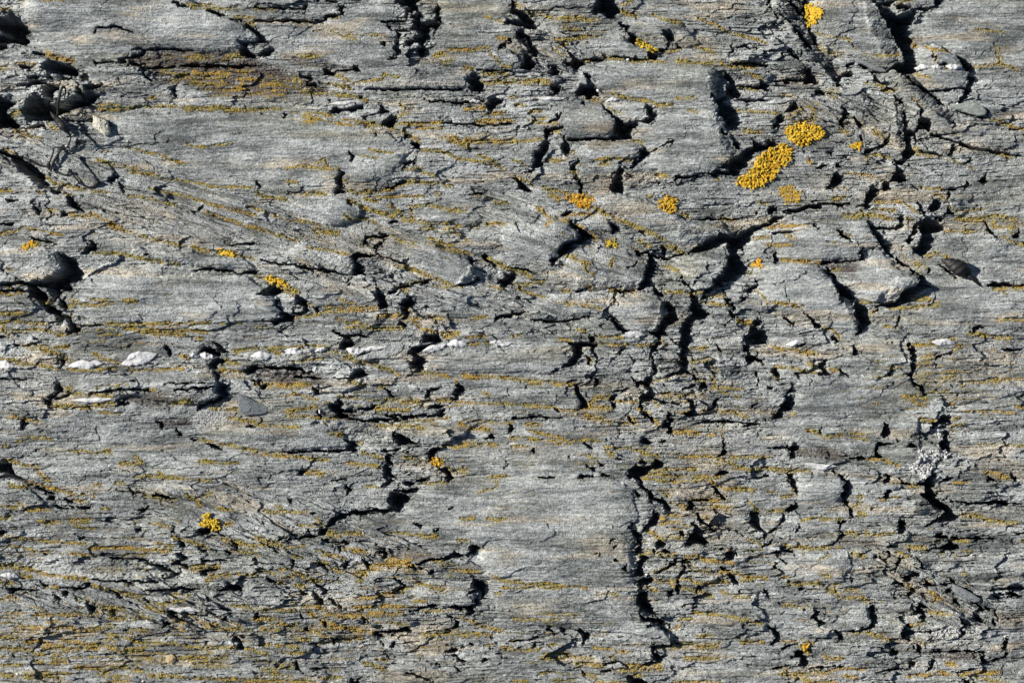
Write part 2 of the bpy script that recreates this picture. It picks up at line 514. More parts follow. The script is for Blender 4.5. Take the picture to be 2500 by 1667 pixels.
S 14 190,980 190,1020
S 9 2200,1240 2350,1235
@D2
P 200,45 290,30 340,0 360,5 310,40
P 800,30 830,80 820,120 780,110
P 460,210 520,150 540,190 530,250 580,310 520,310 470,300 500,250
P 50,290 60,240 110,290 100,350 80,300
P 200,370 240,400 220,450 180,490 160,470 210,420
P 160,490 230,520 235,590 200,640 130,640 150,690 60,720 70,620 130,570 165,520
P 0,410 40,430 30,445 0,440
P 1300,80 1360,90 1365,160 1340,200 1340,270 1350,320 1330,350 1310,250 1290,190
P 1280,20 1310,10 1310,60
S 18 1340,380 1420,430 1430,490
S 13 1520,240 1540,130 1700,100
P 1120,250 1130,260 1130,330 1100,310
S 13 680,270 745,320
P 1060,730 1100,760 1120,830 1120,860 1085,855 1070,880 1050,880 1040,830 1060,800
S 15 990,935 1140,925
P 1165,890 1205,900 1170,915
P 975,935 1000,940 1000,1000 1030,1030 1030,1060 970,1075 980,1030
P 1550,740 1580,690 1600,660 1660,675 1700,740 1640,760 1570,760
P 1510,750 1550,750 1560,810 1580,850 1520,850 1500,820 1520,790
P 1620,800 1670,830 1680,940 1670,1060 1620,1050 1580,990 1580,900 1620,890
P 1270,960 1310,920 1370,950 1370,980 1330,970
P 1360,1140 1380,1070 1450,1080 1540,1050 1530,1100 1500,1170 1440,1150
P 1480,1170 1520,1240 1530,1310 1500,1350 1540,1380 1560,1450 1600,1480 1700,1540 1720,1568 1640,1568 1530,1520 1480,1480 1400,1410 1380,1390 1430,1370 1430,1310 1370,1300 1400,1260 1470,1230
S 15 1200,1240 1230,1290 1330,1310
S 11 1560,1280 1690,1250
P 1060,1290 1100,1230 1150,1240 1120,1290 1070,1310
P 1090,1350 1130,1370 1090,1430 1060,1420
P 580,1180 620,1160 635,1200 600,1205
S 15 640,1215 720,1270
P 710,1280 740,1270 765,1300 750,1380 745,1470 730,1510 770,1540 760,1568 730,1568 740,1520 700,1480 680,1400 690,1330
P 160,1000 200,960 270,930 300,990 250,1000 260,1060 210,1060 200,1000
S 12 0,970 160,975 300,965
P 190,1200 240,1210 260,1330 280,1390 250,1380 220,1330 200,1300
P 170,1530 270,1470 300,1510 240,1540 220,1568 180,1568
S 14 730,1060 900,1070
S 11 1990,1390 2090,1390
S 14 1850,1480 2220,1465
S 12 1600,1440 1800,1480 2340,1490
S 13 2230,1200 2280,1275
S 11 2020,1230 2030,1260 2140,1290
S 14 1680,390 1695,420
P 1720,470 1760,450 1740,530 1720,500
S 15 2140,65 2350,70
S 12 480,780 490,830
@A3
P 1780,180 1860,150 1900,130 1960,165 1900,185 1820,200
P 1980,150 2010,130 2020,180 1990,190
P 50,160 60,190 40,210 10,200
P 45,280 100,250 60,285
S 13 400,370 430,395
P 960,110 990,90 985,115
P 710,245 770,205 775,235
S 13 1250,160 1300,170
P 1560,170 1610,140 1580,180
P 1650,250 1690,280 1700,310 1640,315
P 2130,260 2200,290 2190,340 2140,345 2170,310
P 1800,320 1890,350 1880,370 1840,360
P 2060,340 2120,370 2100,400 2080,380
P 1620,380 1660,375 1700,400 1690,430 1650,460 1720,480 1720,510 1690,520 1660,480 1570,480 1580,450 1640,430
S 20 1350,460 1500,510 1580,540
P 1490,630 1560,570 1600,540 1670,570 1640,590 1550,600
S 15 1000,410 1200,430 1350,440
P 1810,540 1880,530 2000,500 1990,530 1880,550 1890,580 1830,575
S 13 1840,440 2000,440 2090,440
P 790,630 840,640 840,685 800,680
S 13 560,700 700,692 820,685
S 14 880,610 1200,630 1480,630
P 370,620 410,650 415,690 390,690
P 60,700 200,705 340,710 300,730 110,725
P 490,750 560,790 540,810 500,780
P 590,720 625,740 600,775
P 800,820 860,850 880,880 855,925 835,920 810,880
P 1090,790 1140,750 1120,790
S 15 1020,710 1100,750
S 15 1030,900 1055,945
P 1980,720 2080,690 2080,630 2150,650 2220,710 2150,715 2020,730
S 20 1320,710 1600,700 1830,690
P 1900,870 1960,910 1980,960 1930,920
S 20 1540,905 1620,930
S 13 1690,930 1900,950
S 15 1560,930 1620,970
P 1630,995 1670,960 1715,1000
P 2040,990 2060,950 2135,920 2080,960 2075,990
P 1480,1050 1500,995 1555,1020 1540,1050
S 11 1700,1000 1850,1060
P 1860,1040 1925,1095 1910,1105 1870,1080
P 2140,1120 2210,1150 2230,1260 2160,1250 2180,1180 2130,1160
P 1880,1190 1920,1185 1890,1230
P 95,1300 125,1320 115,1340
S 15 1340,800 1360,820
S 11 1130,1080 1180,1065
S 11 2040,870 2100,895
P 180,545 220,600 190,605
P 2310,420 2340,410 2330,440
@B3
P 640,130 700,40 800,0 1050,0 1040,15 850,30 770,60 720,100 680,140
P 560,210 580,150 640,150 620,205
S 13 220,245 300,230 350,205
S 13 360,240 480,225 570,215
P 450,190 460,150 480,180
P 20,260 120,310 160,330 230,380 150,345 100,310
P 755,290 790,320 785,360 765,355
P 340,420 375,430 360,470 300,525 320,480 350,460
S 18 560,450 600,490 650,550
P 800,430 840,480 845,520 810,505
P 980,410 1010,430 1040,490 1030,530 1010,500
P 1020,370 1045,400 1030,410
P 1140,370 1180,320 1200,400 1150,430
S 15 1450,470 1560,430 1700,415 1840,405
P 1770,375 1850,370 1930,385 1860,410 1800,390
P 1940,370 1970,310 2020,290 2065,320 2000,390 1940,390
S 12 610,265 860,270
P 1630,170 1680,130 1685,180
S 10 1440,75 1540,130
S 13 1420,490 1510,525
P 1550,560 1630,520 1640,545
P 1250,590 1300,610 1380,670 1360,680 1280,730 1290,700 1340,670
P 2000,610 2080,640 2120,670 2080,720 1940,740 1960,710 2000,700
P 2060,740 2115,735 2080,805
P 1920,870 1970,840 2035,795 2035,860 2000,900 1990,940 1940,940
S 15 1400,905 1500,880 1650,855
S 17 1780,875 1930,860
P 1620,980 1655,955 1640,985
P 1740,930 1800,960 1800,980 1750,960
P 1830,990 1870,1010 1870,1050 1800,1070 1560,1095 1500,1100 1800,1060 1840,1030
P 1365,1045 1430,1085 1200,1115 1080,1090 1350,1075
S 11 960,960 1010,1000
P 490,615 560,660 650,710 635,745 600,740 600,700
P 270,680 320,690 300,715
P 390,700 440,720 475,755 420,770
P 520,760 545,730 570,770 610,820 580,835
S 15 670,780 790,885
P 385,900 420,930 435,990 410,970
P 600,990 650,1010 640,1045
S 15 1100,1110 1170,1150
P 1220,1230 1240,1170 1265,1190 1250,1245
S 13 1140,1190 1170,1230
P 690,1140 755,1150 730,1215 710,1200
P 515,1235 545,1225 530,1265
P 100,600 190,640 170,660 120,640
P 425,1070 480,1040 490,1100
P 1190,1320 1230,1330 1215,1340
P 1640,1360 1700,1390 1650,1385
P 1740,1300 1830,1300 1930,1370 1900,1370 1820,1330
S 13 1720,1275 1860,1260
P 1890,1215 1920,1240 1890,1245
P 1950,1190 1985,1205 1960,1215
P 2130,1225 2160,1250 2150,1255
P 2180,1290 2240,1280 2230,1300
P 2240,1300 2265,1310 2250,1330
P 1810,1410 1890,1460 1840,1450
P 160,1400 200,1390 200,1420
P 360,1380 380,1370 380,1440 430,1475 350,1440
P 570,1440 600,1390 610,1410 590,1440
P 860,1520 900,1540 970,1510 930,1550 960,1568 880,1568
S 13 1370,1465 1500,1500 1610,1545
S 13 2070,1355 2150,1345
S 11 490,1435 570,1435
P 0,900 40,950 10,970
@C3
P 1270,0 1350,0 1340,50 1330,110 1240,150 1190,165 1240,90 1290,50
P 1390,20 1500,0 1560,0 1450,10
P 1080,90 1105,90 1100,150 1140,180 1180,190 1170,240 1200,290 1180,310 1150,280 1110,330 1140,250 1120,210 1090,170
P 1110,370 1140,330 1190,310 1190,350 1160,375
P 880,280 910,240 990,230 930,245
P 905,345 920,290 945,285 940,320
P 775,400 790,365 800,385
P 925,445 935,410 970,440
P 1000,490 1030,480 1070,540 1040,550 1010,520
P 1140,460 1180,395 1230,400 1270,440 1220,450 1190,510 1200,560 1180,580 1130,570 1140,500
P 1180,600 1240,600 1285,640 1270,665 1215,680 1200,720 1160,710 1170,680 1130,660
P 1145,760 1180,735 1245,740 1230,780 1250,830 1300,890 1305,930 1270,940 1220,900 1170,910 1190,870 1140,830
P 1170,920 1220,950 1290,970 1290,995 1190,1005
P 1300,940 1350,970 1390,1010 1360,1030 1320,1030
P 1230,1010 1280,1040 1240,1045
P 1360,1040 1420,1100 1390,1115 1370,1080
P 1410,1030 1440,1030 1455,1080 1430,1080
P 1480,1120 1520,1160 1490,1190 1510,1150
S 13 1370,1225 1530,1205
P 1265,1235 1310,1230 1305,1270 1365,1320 1350,1370 1300,1375 1300,1320
S 13 1180,1390 1300,1370
P 330,1020 370,1050 340,1045
S 18 310,1060 390,1110
S 18 450,1050 485,1080
P 580,1065 620,1080 730,1155 680,1190 660,1220 620,1210 650,1190 640,1140
S 15 0,1170 120,1170 240,1145
P 195,1190 230,1230 200,1240
P 820,1440 900,1440 930,1460 830,1465
P 975,1360 1050,1390 1080,1415 1060,1430 1000,1380
S 11 830,1390 970,1375
P 1060,1568 1050,1490 1150,1520 1230,1540 1290,1568
P 640,1470 670,1470 680,1500
P 480,1290 510,1290 510,1330
P 1310,300 1350,245 1410,290 1370,325 1310,320
P 1400,330 1470,370 1420,370
S 14 1290,330 1300,370
P 1590,315 1600,250 1650,170 1650,90 1690,110 1730,160 1760,180 1760,220 1810,285 1700,285 1640,290
P 1690,0 1720,0 1740,50 1800,100 1865,160 1750,185 1720,170 1830,150 1770,100 1720,90
S 15 1540,170 1570,200
P 1940,420 1950,370 2000,345 2060,380 2055,430 1990,440
P 1880,360 1900,330 1960,330
P 1530,440 1610,420 1590,440 1560,455
P 1560,480 1590,470 1570,560 1540,620 1530,680 1550,740 1510,750 1500,710 1520,640 1540,560
S 22 1420,760 1480,710
S 18 1300,560 1400,520 1500,440
P 1990,540 2010,560 2040,600 2080,660 2030,660 2000,620 1970,570
P 2055,710 2095,715 2070,730
P 1700,660 1720,660 1700,750 1690,710
P 1870,600 1900,590 1880,610
S 13 1900,500 1980,530
P 2170,0 2230,0 2270,60 2280,130 2270,180 2220,140 2190,80
S 20 2280,150 2350,220
S 11 2300,310 2350,280
P 2300,710 2350,720 2350,790 2320,760
S 12 2190,350 2210,370
@D3
P 120,10 145,20 145,70 100,150 85,150 110,90
S 15 0,200 30,170 90,150
S 15 0,290 30,250
P 740,0 770,0 775,60 730,65 760,50
P 670,70 720,70 700,100 660,150 600,150 650,150 665,120
P 650,150 710,210 690,235 640,260 610,305 380,320 600,300 620,250 680,200
S 13 280,110 270,150 250,180
P 1200,60 1240,90 1275,140 1250,190 1185,205 1190,130
P 1430,120 1530,70 1570,30 1600,0 1720,0 1775,50 1690,80 1600,85 1540,90 1480,125
P 1500,210 1560,220 1640,215 1690,270 1780,320 1770,335 1640,345 1480,330 1600,310 1650,280 1640,240 1540,230
S 13 1700,235 1900,240 2100,240
P 2290,190 2350,130 2350,190 2290,210
P 2220,270 2250,240 2260,265
S 13 30,370 120,360 240,355
P 50,380 90,390 90,420
S 15 110,430 170,460
P 50,510 60,460 95,460 90,520 150,560 90,620 120,560 90,530
S 16 280,690 330,700
P 330,735 350,715 375,735
P 60,820 100,815 115,840
P 320,905 345,885 360,910
P 390,960 430,890 460,910 440,960 490,990 550,1035 460,1035 450,990
S 13 765,600 760,650
P 935,860 950,850 980,870 985,1000 960,1070 930,1065
S 15 750,1090 850,1075 940,1065
P 600,1060 650,1090 680,1130 705,1160 640,1170 640,1120 610,1100
P 0,1040 60,1060 100,1110 100,1170 50,1210 20,1200 50,1150 30,1090
S 16 90,1280 180,1230 270,1200
P 230,1270 350,1275 300,1295 320,1320 360,1340 365,1380 320,1410 200,1410 310,1380 300,1330 230,1330
S 13 40,1420 200,1415
P 980,400 1000,375 1050,430 1100,480 1050,450
P 1070,340 1100,340 1120,380 1100,385
P 1120,280 1150,310 1120,315
P 1190,440 1210,400 1240,400 1220,450 1180,480 1150,470
P 1300,330 1320,340 1310,360
P 1450,340 1470,360 1460,380
P 1350,405 1380,430 1410,490 1450,530 1400,520 1380,470
P 1120,520 1160,500 1140,540
P 1310,540 1380,560 1390,590 1320,590 1310,640 1280,640 1270,600 1240,590 1320,565
S 15 1140,660 1230,650
P 1430,620 1520,660 1690,650 1680,595 1755,660 1600,665 1510,685 1430,660
P 1250,740 1290,690 1390,670 1340,720 1290,760 1330,790 1270,770
P 1620,690 1660,680 1690,720 1670,745 1620,745
P 1340,870 1390,820 1470,860 1495,890 1400,880 1400,900 1450,920 1475,970 1440,1005 1380,1010 1270,1030 1280,1015 1400,1000 1410,940 1350,905
P 1215,1100 1260,1080 1240,1030 1300,1080 1370,1090 1280,1130 1270,1150 1220,1140
S 11 1370,1100 1500,1095 1560,1070
P 1740,960 1790,980 1820,1030 1780,1080 1790,1120 1710,1165 1760,1120 1750,1080 1780,1030
P 1700,770 1730,790 1740,850 1760,880 1730,840
P 1870,930 1920,940 1950,980 2020,1035 1950,1010 1900,970
S 18 2040,980 2075,1040
S 13 1880,910 1960,890 1890,830 1850,820
S 11 1990,890 2080,900 2110,1000
S 20 2040,760 2100,785
S 22 2100,700 2200,690 2350,685
S 22 2110,740 2250,750 2350,780
S 16 1690,650 1800,690 1860,720
P 1100,1310 1150,1240 1185,1280 1180,1320 1050,1315
P 1280,1270 1310,1235 1300,1260
P 1360,1200 1400,1220 1410,1280 1350,1280
P 1290,1160 1330,1180 1310,1190
P 1290,1430 1300,1370 1380,1360 1360,1420
P 1480,1450 1510,1390 1540,1340 1530,1440 1500,1460 1460,1455
P 2170,1150 2215,1170 2210,1220 2180,1260 2150,1250 2180,1200
P 2190,1270 2230,1290 2170,1330
P 1950,1310 1990,1290 1970,1340 2000,1360 1990,1390 1880,1395 1960,1380
S 13 1430,1280 1700,1270 2000,1280
S 11 2000,1380 2200,1330
S 13 1500,1130 1450,1170
S 13 1000,1470 1100,1450 1300,1440
S 13 360,1440 700,1400
P 1790,1520 1850,1550 1880,1568 1830,1568
S 11 1740,1470 1900,1420
"""
LICHEN_TXT = """
@A0
L 14 120,10 210,10
L 12 420,20 560,15 700,5
L 12 0,90 80,100
L 30 420,490 520,530 660,560
L 10 170,580 340,600
L 14 0,640 60,650
L 14 270,620 340,625
L 16 750,720 790,715
L 18 1700,40 1800,55 1950,50
L 12 1780,85 2180,85
L 14 2150,155 2350,180
L 30 2270,230 2340,230
A 1480,500 2240,490 2240,560 1560,560
A 1450,620 2350,640 2350,900 1900,890 1850,800 1600,770
L 12 900,975 1080,970
L 16 900,1010 1150,1010 1300,980 1600,975 1900,985 2350,1000
L 20 1680,1000 2350,1010
L 14 1320,915 1420,900
L 20 150,1200 300,1250 400,1280
L 20 450,1150 520,1200
L 28 130,1040 200,1030
L 14 1180,1360 1320,1390 1450,1410 1560,1470 1700,1510
L 14 930,1400 980,1390
L 22 900,1470 1100,1520 1250,1550
L 8 1700,1330 1760,1350 1900,1350 2150,1310
L 12 50,1360 150,1400
@B0
A 0,780 300,820 460,810 640,830 700,890 420,850 120,900 0,900
A 0,690 440,700 450,800 200,830 0,800
A 280,1000 700,1010 740,1060 740,1140 430,1140 300,1080
L 22 720,690 800,710 880,760
L 24 640,780 760,780 860,820
L 14 890,780 1000,740 1160,740 1180,690 1330,720
L 20 720,850 950,900 1020,940
L 16 0,1000 220,1000
L 16 760,1130 880,1160
L 20 830,1100 1000,1150 1080,1200
L 22 1000,1140 1160,1150 1260,1180
L 20 1280,1140 1500,1140 1700,1130
L 16 1470,1180 1720,1180
L 20 1260,1190 1400,1230 1500,1300
L 16 1320,940 1380,1000 1380,1040 1280,1070
L 14 1380,990 1440,970
L 34 1780,1270 1900,1290 2100,1300 2350,1300
L 28 1800,1300 1950,1350
L 16 1530,1370 1700,1390 1900,1470 2100,1500 2300,1560
L 26 2060,1430 2250,1530
L 24 1650,520 1740,490
L 28 1720,580 1800,570
L 16 1780,470 2000,470 2130,450
L 26 1900,630 2000,640
L 34 2100,670 2300,690
L 26 2080,760 2350,760
L 18 1920,1000 2110,990
L 22 2120,1050 2300,1030
L 20 2000,1120 2350,1110
L 16 390,525 620,525
L 8 530,290 700,300 800,340 940,385
L 8 860,330 1180,330
L 14 370,205 520,210
L 12 660,160 770,165
L 10 0,90 180,105
L 8 940,1440 1100,1460
L 12 1040,1390 1260,1420
L 16 580,1500 640,1460 670,1540
L 16 290,1550 440,1530 760,1555
L 18 1360,1560 1520,1550
L 12 2120,480 2250,600 2350,630
L 10 2080,150 2260,210
L 12 2220,360 2290,370
@C0
L 20 0,30 80,70
L 22 140,120 300,150 450,170 800,190
L 20 400,160 650,160
L 16 480,270 640,290
L 18 380,360 560,360 800,340
L 20 440,420 530,370
L 26 1140,380 1240,430 1300,460
L 22 1280,470 1400,480 1530,460
L 20 870,525 1000,540
L 26 1070,565 1320,560
L 14 640,560 800,545
L 16 1020,30 1090,15
L 24 1000,100 1150,155
L 20 1290,140 1400,190 1560,215
L 14 1680,430 1860,490
L 16 1720,180 1830,220 1950,280 2100,330 2350,400
L 24 1530,570 1700,590 1850,590
L 50 2050,600 2220,600
L 16 1880,580 2040,630
L 12 2100,660 2300,740
L 28 0,740 350,765
L 20 0,900 80,905
L 14 370,430 460,500
L 22 670,890 850,940
L 20 980,890 1230,920 1340,975 1480,975
L 16 1300,585 1400,580
L 16 900,1000 1010,1035
L 30 170,1090 230,1120
L 14 240,1090 300,1080
L 18 260,1135 410,1140
L 20 330,1210 440,1225
L 14 50,1300 250,1290
L 30 1100,1285 1160,1300
L 20 510,1400 570,1400
L 20 590,1520 900,1510
L 16 760,1460 950,1465 1110,1475
L 24 850,1490 900,1480
L 10 540,1295 620,1290
L 10 0,1470 150,1530
L 22 400,1500 460,1510
L 16 2060,800 2250,830
L 14 2040,1015 2220,1020
L 10 2230,1020 2350,1020
L 22 2100,1190 2280,1220
L 10 1600,1020 1680,1040
L 22 1640,910 1670,905
L 16 910,865 950,870
L 12 1500,915 1600,915
L 14 160,1015 300,1015
L 14 30,970 110,970
L 12 50,1200 
L 12 330,1475 500,1490
@D0
L 14 420,310 560,350 700,370 790,450
L 20 720,360 745,370
L 16 480,430 600,480 680,520
L 14 870,500 1000,520 1180,520
L 18 1060,60 1130,50
L 22 1220,0 1320,10
L 26 1330,410 1380,430
L 18 1440,430 1490,470 1530,570
L 14 1490,465 1650,480
L 20 1600,635 1640,645
L 16 1330,680 1500,730
L 26 1200,50 1240,110
L 12 500,830 620,800
A 500,850 620,800 640,920 540,920
A 270,930 470,940 460,1080 130,1180 130,1090 240,1040
L 20 680,1200 750,1220
L 22 690,1130 690,1180
L 24 800,1090 850,1150
L 20 1050,820 1150,840
L 12 880,760 1060,790
L 12 1340,930 1420,980
L 30 1350,1370 1390,1400
L 20 1360,1400 1600,1430
L 18 1500,1240 1620,1270
L 10 1640,1470 1800,1520 1900,1560
L 16 2080,400 2110,590
L 14 1870,620 2150,600 2350,660
L 10 1900,270 2150,310
L 16 900,1450 1000,1420 1130,1450
L 26 960,1200 1060,1260
L 30 380,1470 420,1490
L 14 110,870 230,890
L 12 0,1020 100,1060
L 16 2030,1100 2200,1150 2350,1200
L 20 2080,1420 2230,1440
@A1
L 18 20,180 100,180
L 14 340,200 420,200
L 18 400,50 490,100
L 14 490,110 600,130 700,150 800,180 860,200
L 14 850,200 1010,200
L 20 560,190 640,220
L 16 400,350 500,370
L 18 640,400 850,440
L 18 830,390 950,450 1060,510 1200,570 1350,610 1500,660 1650,690
L 30 1000,490 1080,530
L 28 1760,700 1920,730
L 30 2000,745 2170,760
L 14 2170,780 2350,820
L 14 1200,10 1400,30 1550,80 1650,90
L 14 1680,90 1850,130 2100,150 2300,160
L 16 1360,160 1500,190 1700,230 1850,280 2050,340 2200,380 2350,410
L 16 1890,370 2050,440 2200,490 2350,540
L 10 1180,230 1350,240 1500,300 1600,320
L 12 0,575 130,560 220,520 380,560 600,590
L 32 230,690 330,670
L 24 50,920 120,920
L 18 880,765 1050,765 1250,790 1400,820 1640,860
L 20 40,1050 200,1030
L 26 420,1190 470,1220
L 20 620,1250 800,1230 1060,1220
L 18 620,1195 720,1190
L 18 1110,1195 1240,1200
L 14 860,1180 1040,1190
L 14 0,1130 140,1145
L 20 0,1310 250,1300
L 18 0,1380 200,1385 400,1410
L 20 1000,1410 1250,1415 1500,1400 1800,1400
L 10 1800,1400 2230,1400
L 26 1150,1450 1450,1460 1600,1480 1900,1470
L 22 1300,1480 1620,1500 1850,1550
L 12 930,1500 1100,1500
L 26 0,1400 60,1480 100,1540
L 20 100,1460 380,1470 600,1510
L 10 50,1075 240,1140
L 16 2290,330 2350,350
@B1
L 20 780,100 820,100
L 14 300,100 380,100
L 14 350,215 480,210 660,220
L 20 0,210 90,240 200,260 300,280
L 18 850,190 950,210 1150,190 1280,160
L 30 1000,190 1100,190
L 18 1290,150 1400,120 1500,110 1700,125 1800,150
L 16 1400,100 1480,80
L 14 1510,10 1640,40
L 24 840,270 1000,340 1150,390 1300,430
L 28 1200,410 1340,410
L 18 1000,270 1150,290 1270,350 1340,400
L 12 1100,245 1540,235
L 30 840,410 900,460
L 24 960,440 1090,465
L 16 1390,330 1620,320 1760,360
L 18 1440,340 1440,430 1500,470
L 18 1500,460 1600,480 1780,480
L 16 1340,450 1500,465
L 20 1520,530 1740,540 1880,510
L 18 1880,510 2050,505
L 22 2120,490 2350,490
L 16 1760,360 1950,370
L 20 0,350 100,390 200,420
L 14 280,450 400,470 510,490 600,520
L 40 520,560 740,570
L 20 0,530 150,580 250,600 400,650
L 12 480,700 600,720 830,770
L 16 1070,610 1250,595 1330,640 1440,665
L 12 1550,665 1600,680
L 18 1640,690 1800,725 1950,770
L 16 1600,620 1700,660 1820,690
L 14 1780,570 1860,590 1930,640
L 22 2100,800 2200,840 2350,900
L 16 2140,240 2200,280 2310,300
L 14 2000,210 2100,235
L 14 1640,200 1690,240
L 20 1280,880 1420,900 1550,950
L 20 1360,900 1580,970
L 14 1650,980 1700,1010 1800,1060 1900,1070
L 12 2110,1050 2260,1080
L 18 0,970 100,990
L 30 130,1000 260,1040
L 28 300,1110 360,1120
L 18 450,1230 530,1240
L 22 350,1345 540,1330 600,1290 700,1290
L 18 660,1250 1000,1255 1110,1250
L 20 740,1290 1080,1280
L 24 1120,1330 1250,1330 1330,1310
L 18 740,1360 850,1390 1040,1420
L 18 850,1440 1160,1450 1340,1450
L 14 0,1430 110,1425
L 24 1280,1070 1390,1100
L 20 1360,1260 1400,1280
L 16 1370,1360 1500,1360 1600,1350 1730,1360
L 20 1460,1380 1530,1450 1620,1460
L 24 1680,1490 1870,1500 1750,1530
L 12 1940,1530 2100,1525
L 12 1990,1355 2150,1350
L 10 1400,1040 1600,1000
L 10 760,1170 900,1215
L 12 1640,1060 1750,1070
L 12 20,800 50,820
@C1
L 20 40,60 120,90 200,140
L 24 550,0 620,80
L 20 300,160 380,180 520,215
L 40 500,240 620,260 740,270
L 34 590,300 750,340
L 26 620,210 660,210
L 18 340,220 450,270
L 26 760,340 850,380 950,430 1050,480 1200,540
L 24 240,340 320,400 370,450
L 24 330,500 370,480
L 24 400,430 530,480
L 26 580,500 640,520
L 20 500,410 720,400
L 20 700,580 780,630
L 40 880,650 960,680
L 26 1170,650 1260,690
L 24 1290,560 1380,630
L 22 1410,700 1490,720 1580,760
L 20 1200,550 1300,565
L 30 1520,380 1620,420
L 18 1420,870 1520,920 1560,970
L 20 500,780 600,820 720,860
L 16 650,850 720,950
L 30 910,830 920,880
L 26 530,790 570,800
L 26 0,910 180,970
L 24 30,1030 100,1090
L 20 50,1050 280,1020
L 20 90,1100 230,1150 320,1160
L 18 450,1100 550,1110
L 26 860,1070 960,1120
L 14 960,1110 1130,1100
L 22 490,1220 600,1235 780,1255
L 14 800,1260 840,1290
L 18 1420,1100 1560,1110
L 18 1600,1130 1760,1100
L 22 1780,1150 1960,1150
L 24 1740,1210 1990,1230
L 22 750,1520 900,1530 1000,1520
L 24 450,1540 540,1560
L 20 600,1450 680,1470
L 16 0,1510 60,1515
L 16 2190,950 2250,970
L 14 2240,1110 2350,1190
L 30 2230,850 2290,860
L 26 1330,40 1400,60
L 14 1850,70 1900,75
L 20 1900,440 2040,450
L 16 2270,280 2350,310
L 16 2210,620 2350,600
L 30 680,1060 720,1070
L 24 1330,1520 1360,1560
L 30 2080,1380 2200,1400
L 14 1240,240 1270,240
@D1
A 100,160 220,140 300,190 280,290 140,280
L 24 610,260 720,250
L 20 640,150 730,170
L 30 700,410 900,410 1150,440
L 26 850,370 920,440
L 20 960,350 1160,370
L 16 980,280 1200,290 1370,370
L 24 1240,440 1340,460
L 20 1400,160 1580,165
L 20 1540,220 1640,290 1680,350
L 14 1700,380 1980,360
L 34 1740,430 1950,450 2100,420 2280,450
A 2000,470 2260,470 2290,590 2100,570
L 12 1610,550 1900,560 2010,560
L 12 2140,610 2250,650 2350,690
L 14 1530,740 1660,800
L 24 1460,780 1500,770
A 1140,740 1280,750 1290,830 1200,810
A 1330,840 1450,850 1480,910 1420,950
L 26 120,820 250,835 460,830
L 18 370,330 470,350
L 16 0,520 100,500 400,500
L 20 170,590 240,610
L 20 690,610 750,620
L 18 550,670 600,670
L 18 0,680 200,690
L 22 600,910 650,910
L 30 1360,1170 1560,1200
L 22 1070,1250 1560,1240
L 18 840,1200 1000,1210
L 20 950,1300 1000,1300
L 20 1080,1420 1180,1440
L 16 0,1210 200,1230 320,1260
L 24 490,1440 600,1460 680,1530
L 30 2060,1080 2350,1070
L 22 2140,1120 2200,1130
L 12 2100,1380 2350,1360
L 24 1850,1490 2100,1530 2230,1530
L 14 1500,1560 1700,1540
L 14 700,30 900,40 1000,70
L 12 920,1000
@A2
L 24 200,20 350,60 500,100 640,170
L 26 300,20 450,60 640,50
L 18 0,150 200,190 400,230 560,250
L 16 640,250 750,250 850,260
L 18 860,110 950,160 1100,200 1190,230 1240,270
L 14 880,250 1100,240
L 14 1240,270 1500,265 1700,245
L 20 1650,120 1720,145
L 24 2050,180 2150,190 2260,210
L 20 2000,265 2200,285
L 20 2100,90 2350,65
L 30 590,440 660,430
L 22 680,490 880,495 1040,500
L 36 480,590 800,600
L 28 870,580 1060,560
L 30 1600,555 1760,550
L 16 1380,440 1440,440
L 14 80,690 200,695 360,725
L 10 900,415 1180,405
L 26 1920,610 2180,620
L 12 900,650 1100,655
L 18 1800,895 1950,910
L 14 150,940 200,890 300,880 480,890
L 14 640,1005 900,1015
L 28 950,1000 1010,1010
L 18 1110,1120 1320,1110 1240,1060
L 24 100,1100 200,1130 320,1150
L 26 340,1200 440,1280
L 24 250,1300 500,1350 680,1400
L 28 770,1400 850,1400 800,1460 700,1460
L 20 1240,1250 1500,1230 1700,1270
L 18 1450,1190 1530,1250
L 14 1750,1260 1950,1265
L 16 870,1310 930,1310
L 20 1060,1300 1140,1310
L 22 1340,1410 1480,1450 1620,1450
L 24 1720,1400 1800,1450 1850,1500
L 14 1810,1440 1950,1390
L 16 2000,1530 2150,1550
L 18 170,1480 230,1490
L 18 240,1530 440,1540
L 12 0,1510 180,1520
L 14 930,1535 1020,1535
L 24 1820,1095 1950,1100 
L 12 1950,1100 2200,1110
L 24 2000,930 2350,1000
L 20 2130,700 2350,750
L 14 0,960 60,960
L 24 80,1310 230,1330
@B2
L 16 0,60 180,55 450,45 640,50
L 24 130,80 220,110
L 26 660,80 800,110 900,150
L 26 820,150 1000,190 1150,230 1300,300
L 12 340,180 600,165
L 30 0,390 120,400 270,390 520,400
L 30 270,410 440,400
L 16 850,370 1000,400 
L 14 1140,420 1230,400 
L 22 1520,270 1650,300 1800,330 1850,370
L 20 1900,310 2100,320 2350,340
L 20 350,470 450,500 560,530
L 24 300,640 450,620 560,600
L 20 750,510 900,510
L 26 1220,540 1400,560 1600,550
L 30 1080,620 1250,620 1400,620
L 22 1090,590 1200,570
A 1360,700 1640,700 1800,680 1860,720 1700,750 1400,770 1300,750
L 18 1060,750 1400,780 1560,800
L 20 280,680 500,690 740,710
L 14 0,765 200,770 400,790
L 20 650,840 800,860
L 20 940,930 970,935
L 22 0,1020 150,1030 300,1050
L 20 300,1040 450,1070 650,1090
L 20 1000,1020 1180,1070
L 18 820,1110 1040,1130 1160,1160
L 36 1620,1080 1700,1110
L 34 1770,1170 1920,1180
L 24 1390,1050 1560,1080
L 30 470,1200 620,1210
L 22 1700,950 1800,970 2000,940 2200,945
L 30 1860,950 1980,940
L 16 1900,730 2350,740
L 22 1860,760 2040,800 2150,810
L 20 1500,1310 1750,1290
